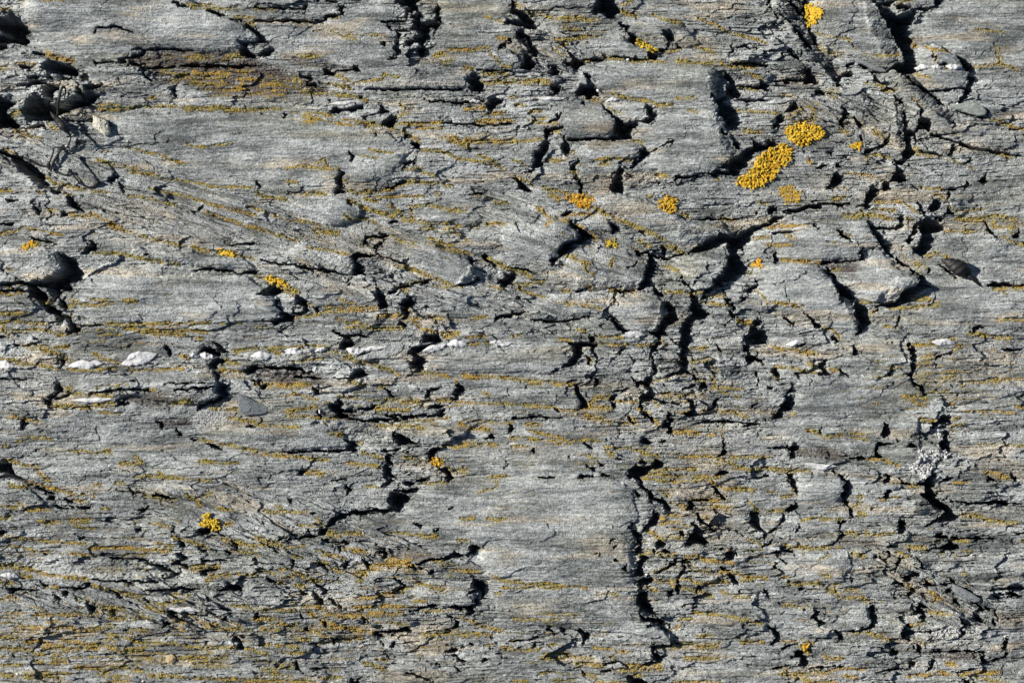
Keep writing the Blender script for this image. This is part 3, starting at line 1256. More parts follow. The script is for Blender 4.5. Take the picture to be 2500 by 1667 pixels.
L 22 2150,1240 2300,1245
L 16 2040,1380 2200,1340 2210,1280
L 12 1000,1330 1130,1330
L 20 180,1500 240,1540
L 20 60,1560 450,1560
L 16 2070,460 2160,490
L 12 1850,560 2350,580
L 10 1950,20 2150,10
L 20 1680,530 1790,550
@C2
L 22 0,350 130,360 300,370 530,385
L 26 130,370 260,380
L 16 0,575 200,585 400,600
L 18 400,600 500,640 640,610
L 30 690,580 760,520 880,510
L 30 650,600 900,610
L 14 970,550 1150,550
L 26 1400,480 1640,485
L 22 1300,350 1450,340
L 18 1660,240 1700,300 1680,350 1760,350
L 14 1800,160 1850,250 1950,310
L 18 1820,320 1870,400 1900,440
L 14 1860,410 2100,430
L 14 1900,460 2080,510
L 22 1290,530 1350,590
L 24 1170,600 1240,660
L 26 1290,730 1340,750
L 30 700,690 850,720
L 18 900,740 1150,760
L 18 120,760 260,760
L 22 140,810 350,850
L 14 380,850 480,890
L 20 0,880 180,900 300,910
L 14 300,910 600,905 780,905
L 12 0,960 120,960
L 18 850,970 1000,980 1200,1000
L 28 1200,1010 1330,1040
L 30 1470,830 1700,840
L 18 1800,850 1920,860
L 20 1930,640 2000,630 2150,690
L 22 860,1020 920,1030
L 18 700,1040 800,1080
L 18 1530,1060 1880,1060
L 20 1880,1070 2100,1160
L 20 2050,1170 2350,1165
L 26 1280,1180 1700,1170
L 22 1200,1220 1500,1230 1900,1240
L 18 1200,1260 1500,1280 1750,1260
L 22 1800,1260 1870,1330
L 26 1900,1320 2050,1350 2200,1370
L 20 1350,1350 1450,1420
L 30 1450,1470 1600,1520
L 30 1850,1520 2000,1540
L 24 2180,1470 2260,1550
L 16 1640,1460 1950,1455
L 16 1380,30 1100,20 760,30
L 16 950,20 1180,30
L 20 1600,70 1780,50
L 14 1640,190 1820,150
L 18 2200,130 2300,200
L 18 1090,680 1150,740
L 30 590,470 620,500
L 12 430,940 460,940
L 18 1720,640 1880,620
L 14 2000,1060 2350,1060
L 22 700,150 720,200
@D2
L 16 0,40 200,75 320,100 450,120
L 30 320,100 400,100
L 20 70,230 300,250
L 20 370,200 420,230
L 20 300,270 450,290
L 22 560,270 680,265
A 1350,130 1530,120 1520,220 1340,250
A 1370,300 1820,260 1800,300 1500,380 1360,350
L 22 1300,40 1500,20
L 14 1700,30 1780,50 1650,110
L 26 1250,500 1450,520
L 26 1310,540 1440,580
L 18 1530,455 1670,460
L 16 1780,390 2100,350 2350,340
L 16 1650,575 1720,560
L 14 1800,635 2000,640 2240,650
A 1660,690 1770,690 1830,770 1700,840
L 22 1400,710 1520,730
L 20 350,820 490,840 540,880
L 18 550,865 690,860
L 14 750,850 890,850
L 16 790,890 900,905
L 18 1060,1080 1220,1140
L 14 900,1075 1060,1075
L 26 0,1170 230,1190
L 16 230,1190 380,1190
L 22 200,1210 240,1380
L 16 750,1420 860,1415
L 20 780,1530 860,1460
L 22 1120,1300 1380,1320
L 14 1040,1440 1200,1410
L 16 1920,950 2100,945 2350,960
L 22 1990,1210 2160,1220
L 22 2130,1240 2200,1245
L 14 1700,1285 1850,1285
L 10 0,1380 80,1380
L 18 120,1420 260,1420
L 20 2280,590 2350,600
L 20 50,270 90,330
L 16 1100,240 1180,235
L 24 0,1560 200,1540
L 14 220,660 250,660
@A3
L 24 0,60 100,50
L 28 380,80 550,90
L 26 640,70 820,75
L 14 680,110 780,145 900,150
L 16 0,215 150,230 350,260 530,270 800,290
L 20 850,325 1100,325 1300,345 1550,350
L 22 650,380 870,405
L 12 110,300 300,350 480,360
L 24 0,490 200,510 400,560 600,590 800,610
L 14 1360,110 1560,130
L 20 1430,290 1580,315
L 20 1600,230 1800,280 1900,320
L 24 2050,250 2350,300
L 24 2110,350 2350,390
L 24 1800,500 2000,500
L 28 1750,520 1900,530
L 24 1900,580 2100,580
L 20 2180,560 2350,570
L 26 230,580 310,600
L 24 0,640 100,660
L 20 420,690 540,690
L 22 860,650 1000,700 1150,740
L 30 1100,730 1300,770
L 24 0,790 140,785
L 22 710,795 800,800
L 26 1350,830 1500,840 1700,800
L 18 1560,755 1760,750
L 26 1340,860 1500,900
L 16 900,870 1150,880
L 14 890,915 1100,915
L 20 330,940 600,935 850,940
L 24 1000,970 1150,980
L 16 1200,970 1380,970
L 20 150,1045 420,1050
L 16 550,1050 700,1070
L 26 700,1080 880,1090
L 22 950,1110 1100,1150 1250,1190 1500,1210
L 18 1520,1200 1600,1200
L 30 0,1140 160,1160
L 24 220,1190 400,1180
L 34 430,1200 550,1230
L 20 560,1170 800,1210 1100,1240 1280,1260
L 26 0,1240 300,1260
L 26 400,1260 700,1250 900,1250
L 20 1000,1240 1250,1260
L 26 1190,1280 1320,1280
L 18 300,1300 560,1310
L 16 1000,1270 1200,1290
L 16 1370,1290 1500,1300
L 16 1220,1330 1400,1335
L 26 1640,1340 1800,1330
L 18 1800,1330 2100,1330
L 16 1780,1380 2040,1390
L 26 1900,1240 2150,1240
L 14 1700,1230 1850,1240
L 22 2240,1240 2350,1250
L 24 2130,840 2350,870
L 18 1900,1020 2000,1020
L 16 2000,1070 2200,1070
L 14 1580,1070 1700,1080
L 30 330,1370 390,1370
L 16 0,1410 180,1400
L 20 450,1390 600,1385
L 24 680,1430 950,1435 1150,1415
L 28 0,1480 170,1500
L 34 180,1500 500,1490
L 22 520,1475 650,1500
L 20 1000,1480 900,1490
L 22 1050,1510 1190,1510
L 22 1000,1560 1170,1555
L 20 1190,1440 1330,1470
L 20 1370,1500 1450,1505
L 20 1480,1490 1700,1510
L 16 1750,1520 2050,1530 2350,1540
L 18 1160,660 1250,660
L 30 2040,100 2130,110
L 20 1900,620 2100,560
@B3
L 26 0,230 100,260 220,290
L 24 60,290 250,300
L 10 280,320 470,300
L 16 320,395 460,410
L 12 380,115 540,125
L 24 570,50 600,110
L 40 650,180 750,210
L 24 820,195 980,195
L 18 1180,190 1350,200 1500,210 1690,210
L 24 1510,220 1680,220
L 20 1840,250 1940,270
L 18 1880,50 2020,50
L 16 2130,60 2300,60
L 36 1080,480 1250,480 1440,470
L 34 1200,450 1430,440
L 20 1600,440 1780,440
L 24 820,330 1000,370
L 14 550,350 620,350
L 20 640,380 800,420
L 20 560,440 700,500
L 40 900,560 1000,560 960,630
L 20 1030,520 1100,530
L 18 700,520 800,540
L 20 10,530 160,560
L 16 200,530 350,550 470,600
L 22 500,610 600,640
L 20 200,640 240,655
L 16 230,590 350,590
L 30 380,670 450,690
L 26 1470,640 1620,690 1720,720
L 24 1280,710 1400,700
L 20 1150,745 1350,735
L 22 920,790 1050,775 1260,770
L 24 1800,530 1950,540 2030,545
L 20 2150,560 2230,610 2350,630
L 20 2270,685 2350,690
L 20 2200,740 2240,745
L 20 890,865 1150,865 1450,860
L 20 350,830 400,840
L 30 440,860 620,870
L 24 0,870 60,890
L 22 60,900 350,890
L 30 500,930 600,990
L 26 650,930 980,950
L 18 1060,925 1330,925
L 24 0,970 220,990
L 22 200,1010 350,1050
L 22 600,1020 800,1060
L 24 650,1010 750,1030
L 22 820,1070 1090,1100
L 16 50,1070 220,1080
L 24 400,1080 640,1110
L 20 340,1150 500,1160
L 30 780,1170 980,1160
L 20 60,1210 390,1225
L 22 500,1210 620,1200
L 22 0,1270 100,1300
L 20 260,1280 460,1275
L 26 1520,1125 1780,1120
L 22 1830,1110 2150,1120
L 16 1880,970 2100,1050 2250,1080
L 14 2020,1210 2170,1215
L 16 2250,1240 2350,1245
L 18 0,1360 160,1370
L 26 190,1410 330,1415
L 20 60,1450 180,1440
L 20 130,1480 300,1500
L 24 0,1550 300,1540 550,1560
L 20 980,1390 1100,1410 1170,1440
L 16 1110,1350 1240,1360
L 14 600,1510 800,1520
L 14 1520,900 1900,900
L 20 1420,800 1560,810
L 14 1190,1000 1400,1030
L 14 960,950 1030,1000
@C3
L 22 0,630 90,635
L 24 120,660 300,650 450,660
L 20 0,690 200,690 450,690
L 18 350,660 700,695
L 12 270,920 600,945
L 12 0,970 300,990 430,975
L 14 800,745 960,740
L 24 1360,50 1400,50
L 22 1450,25 1550,30
L 14 1330,95 1550,85
L 22 1260,170 1330,220 1380,240
L 24 1460,240 1560,230
L 16 1170,375 1350,375 1500,380
L 22 1600,400 1750,410
L 26 1760,430 2030,465
L 24 1800,440 1900,470
L 30 1600,430 1650,530
L 18 1300,550 1500,470
L 24 1280,630 1520,640
L 26 1220,690 1330,720
L 24 1540,610 1650,620
L 20 1650,640 1860,650
L 22 1870,630 1970,635
L 20 1540,690 1720,740 1850,770
L 16 1700,540 1980,550
L 18 2020,550 2150,580
L 24 2080,610 2330,610
L 16 1900,740 2200,780
L 18 1620,900 1900,940 2150,980 2300,1020
L 20 1540,990 1640,970
L 12 1480,1090 1530,1040
L 16 1680,1130 1830,1140
L 18 1540,1210 1900,1210
L 22 1700,1240 1890,1240
L 26 2100,1190 2280,1180
L 12 1300,1245 1600,1250
L 14 300,1215 410,1210
L 20 50,1255 270,1260
L 22 300,1300 500,1300
L 30 290,1330 480,1350
L 16 520,1330 720,1330
L 22 590,1395 800,1400
L 14 750,1245 900,1245
L 22 970,1275 1020,1275
L 22 860,1320 940,1335
L 30 1060,1400 1200,1410 1370,1390
L 22 930,1440 1200,1450 1370,1430
L 24 650,1480 780,1510
L 12 240,1490 350,1460 530,1480
L 16 0,1530 150,1545
L 16 380,1545 580,1530
L 20 780,1550 1050,1555
L 22 1080,1510 1180,1490
L 22 1500,1560 1900,1555
L 14 1580,1340 1900,1350
L 24 1760,50 1830,70
L 12 2150,240 2300,290
L 14 1450,660 1500,700
@D3
L 20 310,90 400,60 500,50
L 16 500,60 700,65
L 14 800,40 860,40
L 18 830,5 900,10
L 18 720,185 900,180
L 18 780,210 1150,200
L 26 150,295 230,320 370,310
L 24 350,345 550,330
L 16 560,320 640,320
L 36 780,390 860,400
L 24 1310,320 1440,330
L 14 1180,370 1260,380
A 1570,380 1890,360 1870,410 1640,430
L 16 1690,250 1830,270
L 22 1800,40 1900,30 2050,80
L 20 2050,80 2280,100
L 24 490,580 550,585
L 24 200,640 400,650 640,660
L 34 460,640 560,700 650,740
L 14 730,710 840,710
L 14 680,770 870,780 920,830
L 14 130,850 400,880
L 22 130,590 180,590
L 26 50,480 80,510
L 16 800,1105 930,1105
L 22 920,1110 1050,1130
L 20 1050,1150 1180,1180
L 36 310,1230 370,1240
L 16 350,1200 430,1200
L 14 100,1180 260,1180
L 16 500,1320 690,1340
L 22 1480,720 1560,780
L 30 1500,830 1560,780
L 24 1460,920 1640,920
L 16 1430,630 1500,625
L 14 1330,1030 1450,1010
L 20 1250,660 1300,680
L 14 1590,560 1830,555
L 24 50,1430 170,1450
L 24 100,1480 350,1490
L 22 280,1520 350,1530
L 20 350,1560 650,1560
L 16 390,1470 570,1460
L 14 570,1450 760,1440
L 20 770,1440 900,1440
L 20 700,1500 830,1510
L 26 1310,1500 1480,1480
L 26 1570,1465 1660,1475
L 24 1750,1490 1850,1470
L 30 1900,1470 2100,1460
L 18 1640,1380 1730,1410
L 18 1400,1210 1480,1220
L 22 2330,270 2350,270
L 20 1220,400 1300,400
L 14 1800,1500 2200,1560
L 16 480,430 580,380
"""
PITS = parse(PIT_TXT); LICH = parse(LICHEN_TXT)
def T(tile, *xy):
    ox, oy = TILE[tile[0]], ROW[tile[1]]
    return [(xy[i]/3.76+ox, xy[i+1]/3.76+oy) for i in range(0, len(xy), 2)]

# name, label, category, raise, outline (display units)
SLABS = [
('stone_block','large smooth grey slab across the top left, above the brown hollow','stone block',2,[(60,0),(380,0),(460,18),(560,55),(580,85),(550,122),(330,112),(300,140),(180,165),(95,120),(70,80)]),
('stone_block','broad flat slab with a shallow diagonal lichen seam, left of the top black cleft','stone block',3,[(640,50),(900,5),(915,60),(905,132),(1065,165),(1080,200),(980,205),(830,200),(740,180),(830,160),(700,140),(640,122),(615,108),(575,60)]),
('stone_block','upright grey slab between two ragged black clefts at the top edge','stone block',3,[(1020,0),(1165,0),(1190,50),(1205,150),(1150,170),(1060,155),(985,140),(1000,80)]),
('stone_block','big bare slab with an undercut jagged right edge, left of the orange rosettes','stone block',5,[(1330,150),(1440,138),(1560,135),(1640,160),(1650,260),(1670,300),(1690,350),(1640,395),(1540,410),(1490,400),(1500,350),(1440,325),(1400,320),(1410,300),(1440,270),(1480,280),(1490,235),(1390,225),(1330,200)]),
('stone_block','blunt-nosed slab over a hooked black shadow, below the thin white vein','stone block',5,[(1250,240),(1330,225),(1380,240),(1410,262),(1415,300),(1395,322),(1290,320),(1255,290)]),
('stone_block','small wedge block with a square black shadow at its right end','stone block',4,[(1385,232),(1480,232),(1482,278),(1445,282),(1425,275),(1400,255)]),
('stone_block','long tongue-shaped slab with yellow lichen along its upper right side','stone block',5,[(1330,95),(1420,85),(1500,118),(1512,135),(1470,140),(1380,138),(1330,125)]),
('stone_block','lozenge slab behind the lichen seam with a small forked shadow on its right','stone block',4,[(1430,48),(1530,35),(1570,60),(1605,98),(1580,108),(1530,100),(1440,70)]),
('stone_block','flat stub slab with an arrow shadow pointing right, under the smooth bare slab','stone block',5,[(1265,325),(1400,323),(1460,330),(1480,345),(1465,365),(1380,370),(1300,365)]),
('stone_block','pitted dark slab beside the widest black cleft at the upper right','stone block',6,[(1880,0),(2010,0),(2040,45),(2080,110),(2110,160),(2080,165),(1990,155),(1960,130),(1900,110),(1860,60)]),
('stone_block','long smooth slab slanting down from left to right beneath the bead-veined block','stone block',5,[(2000,165),(2080,165),(2120,200),(2180,250),(2205,280),(2190,305),(2145,305),(2100,270),(2060,230),(2030,190)]),
('stone_block','rounded block crossed by a row of white quartz beads','stone block',6,[(2115,100),(2150,108),(2195,130),(2230,160),(2222,200),(2180,240),(2150,240),(2100,200),(2095,165),(2105,130)]),
('stone_block','wide pale smooth slab filling the top right corner','stone block',2,[(2130,30),(2200,18),(2352,0),(2352,165),(2250,160),(2225,130),(2160,108),(2125,95),(2120,60)]),
('stone_block','big block with a rounded snout overhanging the middle black cleft','stone block',6,[(1350,440),(1420,440),(1500,470),(1560,500),(1650,508),(1680,535),(1640,555),(1590,580),(1530,560),(1450,510),(1380,470)]),
('stone_block','shield-shaped block on the left bank of the middle black cleft','stone block',6,[(1530,598),(1600,590),(1660,565),(1675,600),(1670,630),(1630,670),(1605,690),(1580,660),(1550,625)]),
('stone_block','broad wedge slab with an overhanging point, right of the knife-like black split','stone block',6,[(1890,602),(1990,598),(2010,560),(2030,590),(2070,620),(2120,645),(2080,670),(2040,700),(1985,695),(1960,670),(1920,640)]),
('stone_block','tall slanting slab whose right edge drops into a long tapering black shadow','stone block',6,[(1740,605),(1880,605),(1905,640),(1945,690),(1980,720),(1972,765),(1900,745),(1800,720),(1740,680)]),
('stone_block','layered slab with a square-cut right end above the two wedge slabs','stone block',5,[(1720,535),(1850,515),(1985,510),(2010,545),(2025,570),(1980,575),(1970,598),(1790,603),(1780,580),(1710,570)]),
('stone_block','bulging rounded block at the left edge throwing a broad shadow','stone block',9,[(0,575),(60,565),(130,590),(150,615),(135,635),(110,650),(0,655)]),
('stone_block','long pale slab tapering to the fork of black shadows under orange lichen','stone block',4,[(200,640),(560,632),(610,660),(640,690),(640,735),(400,745),(200,735),(170,690)]),
('stone_block','large plain slab with faint lichen flecks below the bright yellow band','stone block',2,[(240,262),(640,262),(800,285),(880,300),(950,345),(900,400),(780,440),(600,400),(420,350),(270,310)]),
('stone_block','huge flat bare slab right of the lower left steps, bounded by the lower black cleft','stone block',3,[(1000,1095),(1180,1085),(1400,1090),(1455,1120),(1460,1190),(1445,1290),(1480,1400),(1540,1470),(1300,1440),(1150,1430),(1110,1290),(1090,1250),(760,1215),(930,1160)]),
('stone_block','long slab under the first white quartz lenses, ending at a ragged black step','stone block',5,[(135,860),(480,850),(500,870),(498,910),(450,930),(270,905),(140,895)]),
('stone_block','arrow-ended slab with a thin black line of shadow under its whole length','stone block',5,[(450,985),(740,970),(790,1000),(805,1022),(700,1028),(480,1015)]),
('stone_block','dark smooth slab right of the diamond-shaped black pit','stone block',3,[(985,815),(1300,805),(1315,830),(1290,848),(1260,860),(1060,855),(975,845)]),
('stone_block','lens-shaped pale slab ending at a forked black hollow in the lower left','stone block',4,[(0,1300),(150,1305),(340,1320),(400,1345),(385,1362),(200,1355),(80,1335),(0,1325)]),
('stone_block','smooth slab with a notched right end outlined by orange lichen beneath','stone block',5,[(1775,1290),(1860,1262),(1950,1270),(1960,1300),(1930,1332),(1880,1336),(1800,1320)]),
('stone_block','slab cut off straight at the right by a narrow vertical black gap','stone block',4,[(1800,1450),(1880,1430),(1995,1395),(1998,1440),(1900,1460)]),
('stone_block','tongue of rock ending in a small round black shadow near the lower middle','stone block',4,[(930,1265),(1050,1262),(1085,1275),(1070,1295),(990,1310),(930,1300)]),
('stone_block','cracked block with a hooked end over the lower left flank of the bare slab','stone block',5,[(960,1340),(1080,1335),(1095,1350),(1085,1385),(1000,1390),(950,1370)]),
('stone_block','banded slab left of the quartz-rimmed notch, under the wavy brown ledge','stone block',4,[(640,865),(780,860),(830,875),(800,900),(700,905),(600,890)]),
('stone_block','flat slab above the grey-white knobbly crust on the right','stone block',2,[(2000,960),(2110,955),(2115,1050),(2080,1055),(1980,1030),(1960,990)]),
('stone_block','bright bulging lump between two slanting lichen cords, left of centre','stone block',5,[(645,455),(760,450),(830,470),(822,505),(765,518),(690,500)]),
('stone_block','small tongue outlined on both sides by orange lichen beads','stone block',4,[(835,455),(890,462),(925,492),(905,503),(850,482)]),
('stone_block','flat oval plate ringed with lichen above the centre','stone block',4,[(950,480),(1030,480),(1090,487),(1120,508),(1060,517),(965,507)]),
('stone_block','fat oval swelling with a small hooked shadow at its lower right tip, centre','stone block',6,[(925,567),(990,563),(1063,585),(1088,610),(1093,640),(1040,655),(988,630),(943,606)]),
('stone_block','warm-tinted wedge pointing at the diamond-shaped shadow left of centre','stone block',5,[(695,558),(800,588),(815,612),(803,630),(718,615),(650,588)]),
('stone_block','long slanting tongue under the longest lichen seam at left','stone block',5,[(220,566),(375,568),(550,592),(590,616),(450,616),(325,590)]),
('stone_block','pale blunt block whose right end drops into a crooked black step, centre','stone block',6,[(1150,515),(1300,512),(1326,532),(1328,550),(1296,560),(1270,583),(1260,598),(1165,588)]),
('stone_block','little smooth plate with a tiny square shadow, right of the crooked black step','stone block',4,[(1313,505),(1396,502),(1403,515),(1400,530),(1350,532)]),
('stone_block','rough flaky block with ochre flecks, left of the forked central cleft','stone block',5,[(1306,570),(1400,575),(1489,590),(1486,618),(1462,662),(1400,664),(1326,666),(1290,630)]),
('stone_block','long leaf-shaped plate tapering down to a thin black spike','stone block',5,[(1231,690),(1300,698),(1391,720),(1441,763),(1400,770),(1326,752),(1231,730)]),
('stone_block','squarish plate left of the upper end of the long vertical cleft','stone block',5,[(1394,712),(1411,685),(1501,676),(1524,692),(1518,730),(1505,758),(1450,758)]),
('stone_block','bluish plate with a curved black shadow all down its right end','stone block',5,[(1831,1085),(1914,1083),(1940,1105),(1933,1145),(1917,1158),(1839,1153),(1834,1130)]),
('stone_block','wide dotted grey face between the two right-hand black clefts','stone block',2,[(1827,862),(2089,868),(2135,932),(2014,955),(1818,955),(1830,910)]),
]
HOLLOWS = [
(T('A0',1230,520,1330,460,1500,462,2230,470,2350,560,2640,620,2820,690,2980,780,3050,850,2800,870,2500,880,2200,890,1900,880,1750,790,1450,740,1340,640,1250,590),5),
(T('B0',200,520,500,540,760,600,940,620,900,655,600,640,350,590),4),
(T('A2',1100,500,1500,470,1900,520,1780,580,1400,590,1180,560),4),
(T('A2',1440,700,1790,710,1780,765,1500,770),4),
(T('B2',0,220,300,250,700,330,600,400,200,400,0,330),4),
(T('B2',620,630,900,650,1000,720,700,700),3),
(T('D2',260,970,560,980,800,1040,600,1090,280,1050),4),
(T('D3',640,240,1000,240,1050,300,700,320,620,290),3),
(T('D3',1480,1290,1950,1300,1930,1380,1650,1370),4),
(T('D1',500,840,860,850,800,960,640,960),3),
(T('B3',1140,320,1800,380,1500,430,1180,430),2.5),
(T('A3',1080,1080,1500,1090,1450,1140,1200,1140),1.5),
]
LIGHT = [(1330,1210,230,120,.02),(150,640,140,40,.14),(420,680,180,50,.12),(820,500,120,40,.22),(330,560,180,50,.12),(330,470,120,30,.16),(1050,640,120,50,.10),(2350,120,140,100,-.10),
 (1560,260,130,90,-.06),(1950,60,90,60,-.12),(2200,270,80,50,-.14),(1950,650,120,90,.10),(720,510,90,40,.18),(350,400,200,40,-.05),(700,1080,200,60,-.05),(1600,1150,120,40,.04),(1750,480,90,40,.05),
 (250,1380,180,40,.08),(2450,1500,120,60,-.10),(1250,840,120,30,-.03),(1100,60,80,70,-.08),(230,90,200,60,.05),(1450,1500,120,50,-.04),(2380,1330,110,30,-.22),(1280,1540,160,40,-.10)]
WARM = [(330,520,120,35,.8),(470,590,170,30,.5),(900,590,120,25,.7),(850,700,60,30,.5),(1020,205,140,14,.5),(1950,290,60,50,.9),(1990,60,60,40,.3),(2150,310,120,40,.5),(2350,320,140,25,.7),
 (1690,1310,120,25,.9),(1300,1110,150,25,.4),(2250,930,90,30,.9),(2350,880,140,40,.5),(1400,690,90,14,.8),(1620,540,40,15,.6),(1100,880,150,12,.3),(1600,1590,120,20,.5),(1060,1615,100,8,.5),
 (2000,470,110,50,.5),(120,930,130,40,.3),(1700,1060,120,60,.4),(2350,1250,150,15,.7),(2290,1560,120,30,.4),(430,1540,60,20,.4),(1350,90,120,40,.3),(60,1040,60,30,.3)]
# height, from, to, half width, strength
BANDS = [(247,230,760,5,.75),(207,920,1140,7,.6),(243,960,1230,3.5,.7),(240,1250,1400,4,.85),(243,2000,2330,4,.0),(872,0,2500,6,.25),(838,1700,2500,9,.40),(1137,1900,2030,6,.75),(1615,950,1090,4,.7),
 (215,1470,1660,3,.5),(1480,360,520,8,.7),(1500,2150,2420,16,.40),(167,2230,2500,6,.4),(1360,2250,2500,10,.45)]
ROSETTES = [
(T('D0',340,60,410,40,440,80,480,100,480,150,440,190,400,240,370,250,345,180),'bright orange-yellow lichen rosette at the top, beside the dark slanting fissure',420,2.3,6,.12,'bright lichen rosettes',.02,.5),
(T('D0',150,1200,240,1150,380,1130,440,1150,510,1190,500,1270,400,1290,370,1330,260,1330,170,1260),'wide orange-yellow rosette with grey gaps in its middle, upper of the two big ones',620,2.5,6,.15,'bright lichen rosettes',.03,.8),
([(1850,385),(1885,365),(1915,354),(1938,367),(1932,388),(1905,412),(1880,440),(1860,456),(1838,463),(1808,452),(1795,442),(1812,428),(1835,415)],'largest lichen rosette, a slanting orange-yellow patch with darker orange discs',880,2.5,7,.22,'bright lichen rosettes',.03,.25),
(T('C1',1340,290,1380,245,1440,235,1500,280,1515,330,1470,385,1380,375,1370,330),'small round ochre cushion of lichen on the bare slab left of the largest rosette',260,2.3,5,.35,'bright lichen rosettes',.25,.0),
(T('A3',1850,60,1900,25,1960,50,2015,110,1990,150,1950,165,1890,120,1860,95),'lone lemon-yellow lobed rosette standing over a black hollow in the lower left',300,2.4,9,.0,'bright lichen rosettes',.02,.1),
(T('B1',60,970,150,975,260,1010,300,1060,260,1075,190,1040,110,1010),'yellow clump of lichen on the rim above the forked black shadows at left',240,2.0,5,.15,'bright lichen rosettes',.10,.1),
(T('B1',290,1095,350,1100,360,1130,310,1125),'tiny yellow lichen tuft just below the clump over the forked shadows',70,1.8,4,.2,'bright lichen rosettes',.10,.1),
(T('C1',500,250,600,220,680,240,760,260,700,330,640,350,560,300),'orange lichen cluster where several seams meet above the centre',150,1.7,3,.6,'bright lichen rosettes',.3,.8),
(T('C1',880,650,930,640,970,670,950,700,880,690),'olive-yellow lichen cushion between two seams at the centre right',90,2.0,4,.0,'bright lichen rosettes',.5,.2),
(T('C1',2220,850,2260,815,2300,830,2290,880,2230,880),'small pale ochre lichen disc right of the middle black cleft',110,1.7,3,.5,'bright lichen rosettes',.1,.3),
(T('D0',755,1350,800,1320,865,1295,870,1340,800,1365),'short orange lichen smear to the right of the two big rosettes',90,1.9,4,.3,'bright lichen rosettes',.05,.3),
(T('D1',100,180,190,130,300,190,280,290,150,290),'thin faded lichen disc beneath the largest rosette',100,1.4,2.5,.3,'bright lichen rosettes',.15,.7),
(T('C0',1130,370,1180,380,1290,430,1330,460,1290,475,1180,430),'yellow lichen cord hugging the end of the tongue-shaped slab at top',150,2.1,5,.05,'bright lichen rosettes',.35,.1),
(T('D3',300,1240,360,1190,375,1250,350,1285),'orange lichen tuft beside the hooked black gap near the bottom right',80,1.9,5,.4,'bright lichen rosettes',.05,.2),
(T('B2',1610,1090,1650,1060,1700,1100,1690,1130,1640,1140),'orange-yellow lichen tuft inside the bend of a black crack right of centre left',80,2.0,5,.4,'bright lichen rosettes',.1,.1),
(T('A1',1990,745,2080,735,2170,755,2170,785,2080,780),'bead-like orange lichen strip at the end of the long slanting seam, left',90,2.0,4,.25,'bright lichen rosettes',.1,.1),
(T('A1',215,700,270,660,330,660,330,690,240,715),'orange lichen speck on top of the bulging block at the left edge',60,1.9,4,.4,'bright lichen rosettes',.1,.2),
]
CRUSTS = [
('grey-white knobbly lichen spilling down the black cleft at the right',T('D2',1280,1150,1370,1080,1360,1000,1500,990,1560,1000,1620,990,1670,1030,1640,1060,1560,1050,1560,1130,1500,1170,1470,1210,1400,1290,1370,1230),420,2.9,6),
('small grey knobbly lichen at the head of the right-hand black cleft',T('D2',1500,830,1540,790,1580,830,1620,850,1600,910,1560,870,1520,860),70,2.6,5),
('cracked white lichen crust on the ledge near the bottom right',T('D3',1500,1110,1560,1080,1700,1060,1760,1080,1750,1130,1680,1160,1560,1150),300,1.7,2.2),
('thin whitish lichen crust beside the brown patch below the long quartz-bearing slab',T('A2',1790,700,1850,630,2000,650,2110,700,2050,770,1900,770,1800,740),330,1.4,1.6),
]
def _l(tile, x, y, L, w, deg, lab, **k):
    (a, b), = T(tile, x, y); return (a, b, L/3.76, w/3.76, deg, lab)
LENSES = [
_l('A2',60,218,170,80,8,'white quartz lens cut by the left edge of the picture'),
_l('A2',790,208,320,78,-4,'flat white quartz lens, second from the left edge in the vein'),
_l('A2',1280,158,340,120,-16,'largest and whitest quartz lens in the vein'),
_l('A2',1782,122,95,46,4,'small quartz bead tucked under the black notch, left of a pair'),
_l('A2',1895,130,130,62,12,'quartz bead of a pair under the black notch, larger right one'),
_l('B2',50,132,190,80,-5,'quartz lens with yellow lichen above it, left of a double lens'),
_l('B2',345,88,170,66,3,'quartz lens below the yellow lichen band, right of the wide lens'),
_l('B2',600,76,130,40,-4,'greyish quartz sliver next to the black notch over the vein'),
_l('B2',910,80,170,66,6,'blunt white quartz lump starting the layered ledge'),
_l('B2',1080,58,250,40,-4,'thin warm-tinted quartz tail continuing right from the blunt lump'),
_l('B2',1640,62,240,60,-18,'slanting cream quartz lens right of the diamond-shaped pit'),
_l('B2',1850,22,200,70,-4,'cream quartz lens following the slanting one'),
_l('B2',2245,18,210,48,2,'slim white quartz lens near the middle of the vein'),
_l('C1',1110,1505,230,62,4,'pale quartz lens below the pointed slab, centre right of the vein'),
_l('D2',1600,8,220,64,0,'far-right white quartz lens of the vein'),
_l('D2',250,18,180,46,-8,'pinkish quartz lens over a curved black shadow at right'),
_l('D0',1400,632,140,46,-4,'left white bead in the row of three on the rounded block'),
_l('D0',1530,627,105,42,0,'middle white bead in the row of three on the rounded block'),
_l('D0',1690,627,160,50,4,'right white bead, longest in the row of three on the rounded block'),
_l('C0',365,905,240,34,-2,'thin cream quartz streak under the orange lichen line at top centre'),
_l('C0',925,918,130,34,-6,'white quartz fleck above the wedge block'),
_l('A2',870,535,430,44,-1,'long whitish quartz ledge above thick yellow lichen at left'),
_l('D2',480,1140,300,56,3,'blotchy cream quartz band under the brown patch at right'),
_l('B0',2010,930,110,30,4,'small cream quartz fleck left of the starred black hole at top'),
_l('B0',800,945,240,34,0,'whitish quartz strip over the horizontal black slot at top'),
_l('A3',90,580,170,60,2,'pinkish quartz stub by the left edge in the lower left'),
_l('A3',1700,890,300,44,3,'white quartz ledge flecked black in the lower left'),
]
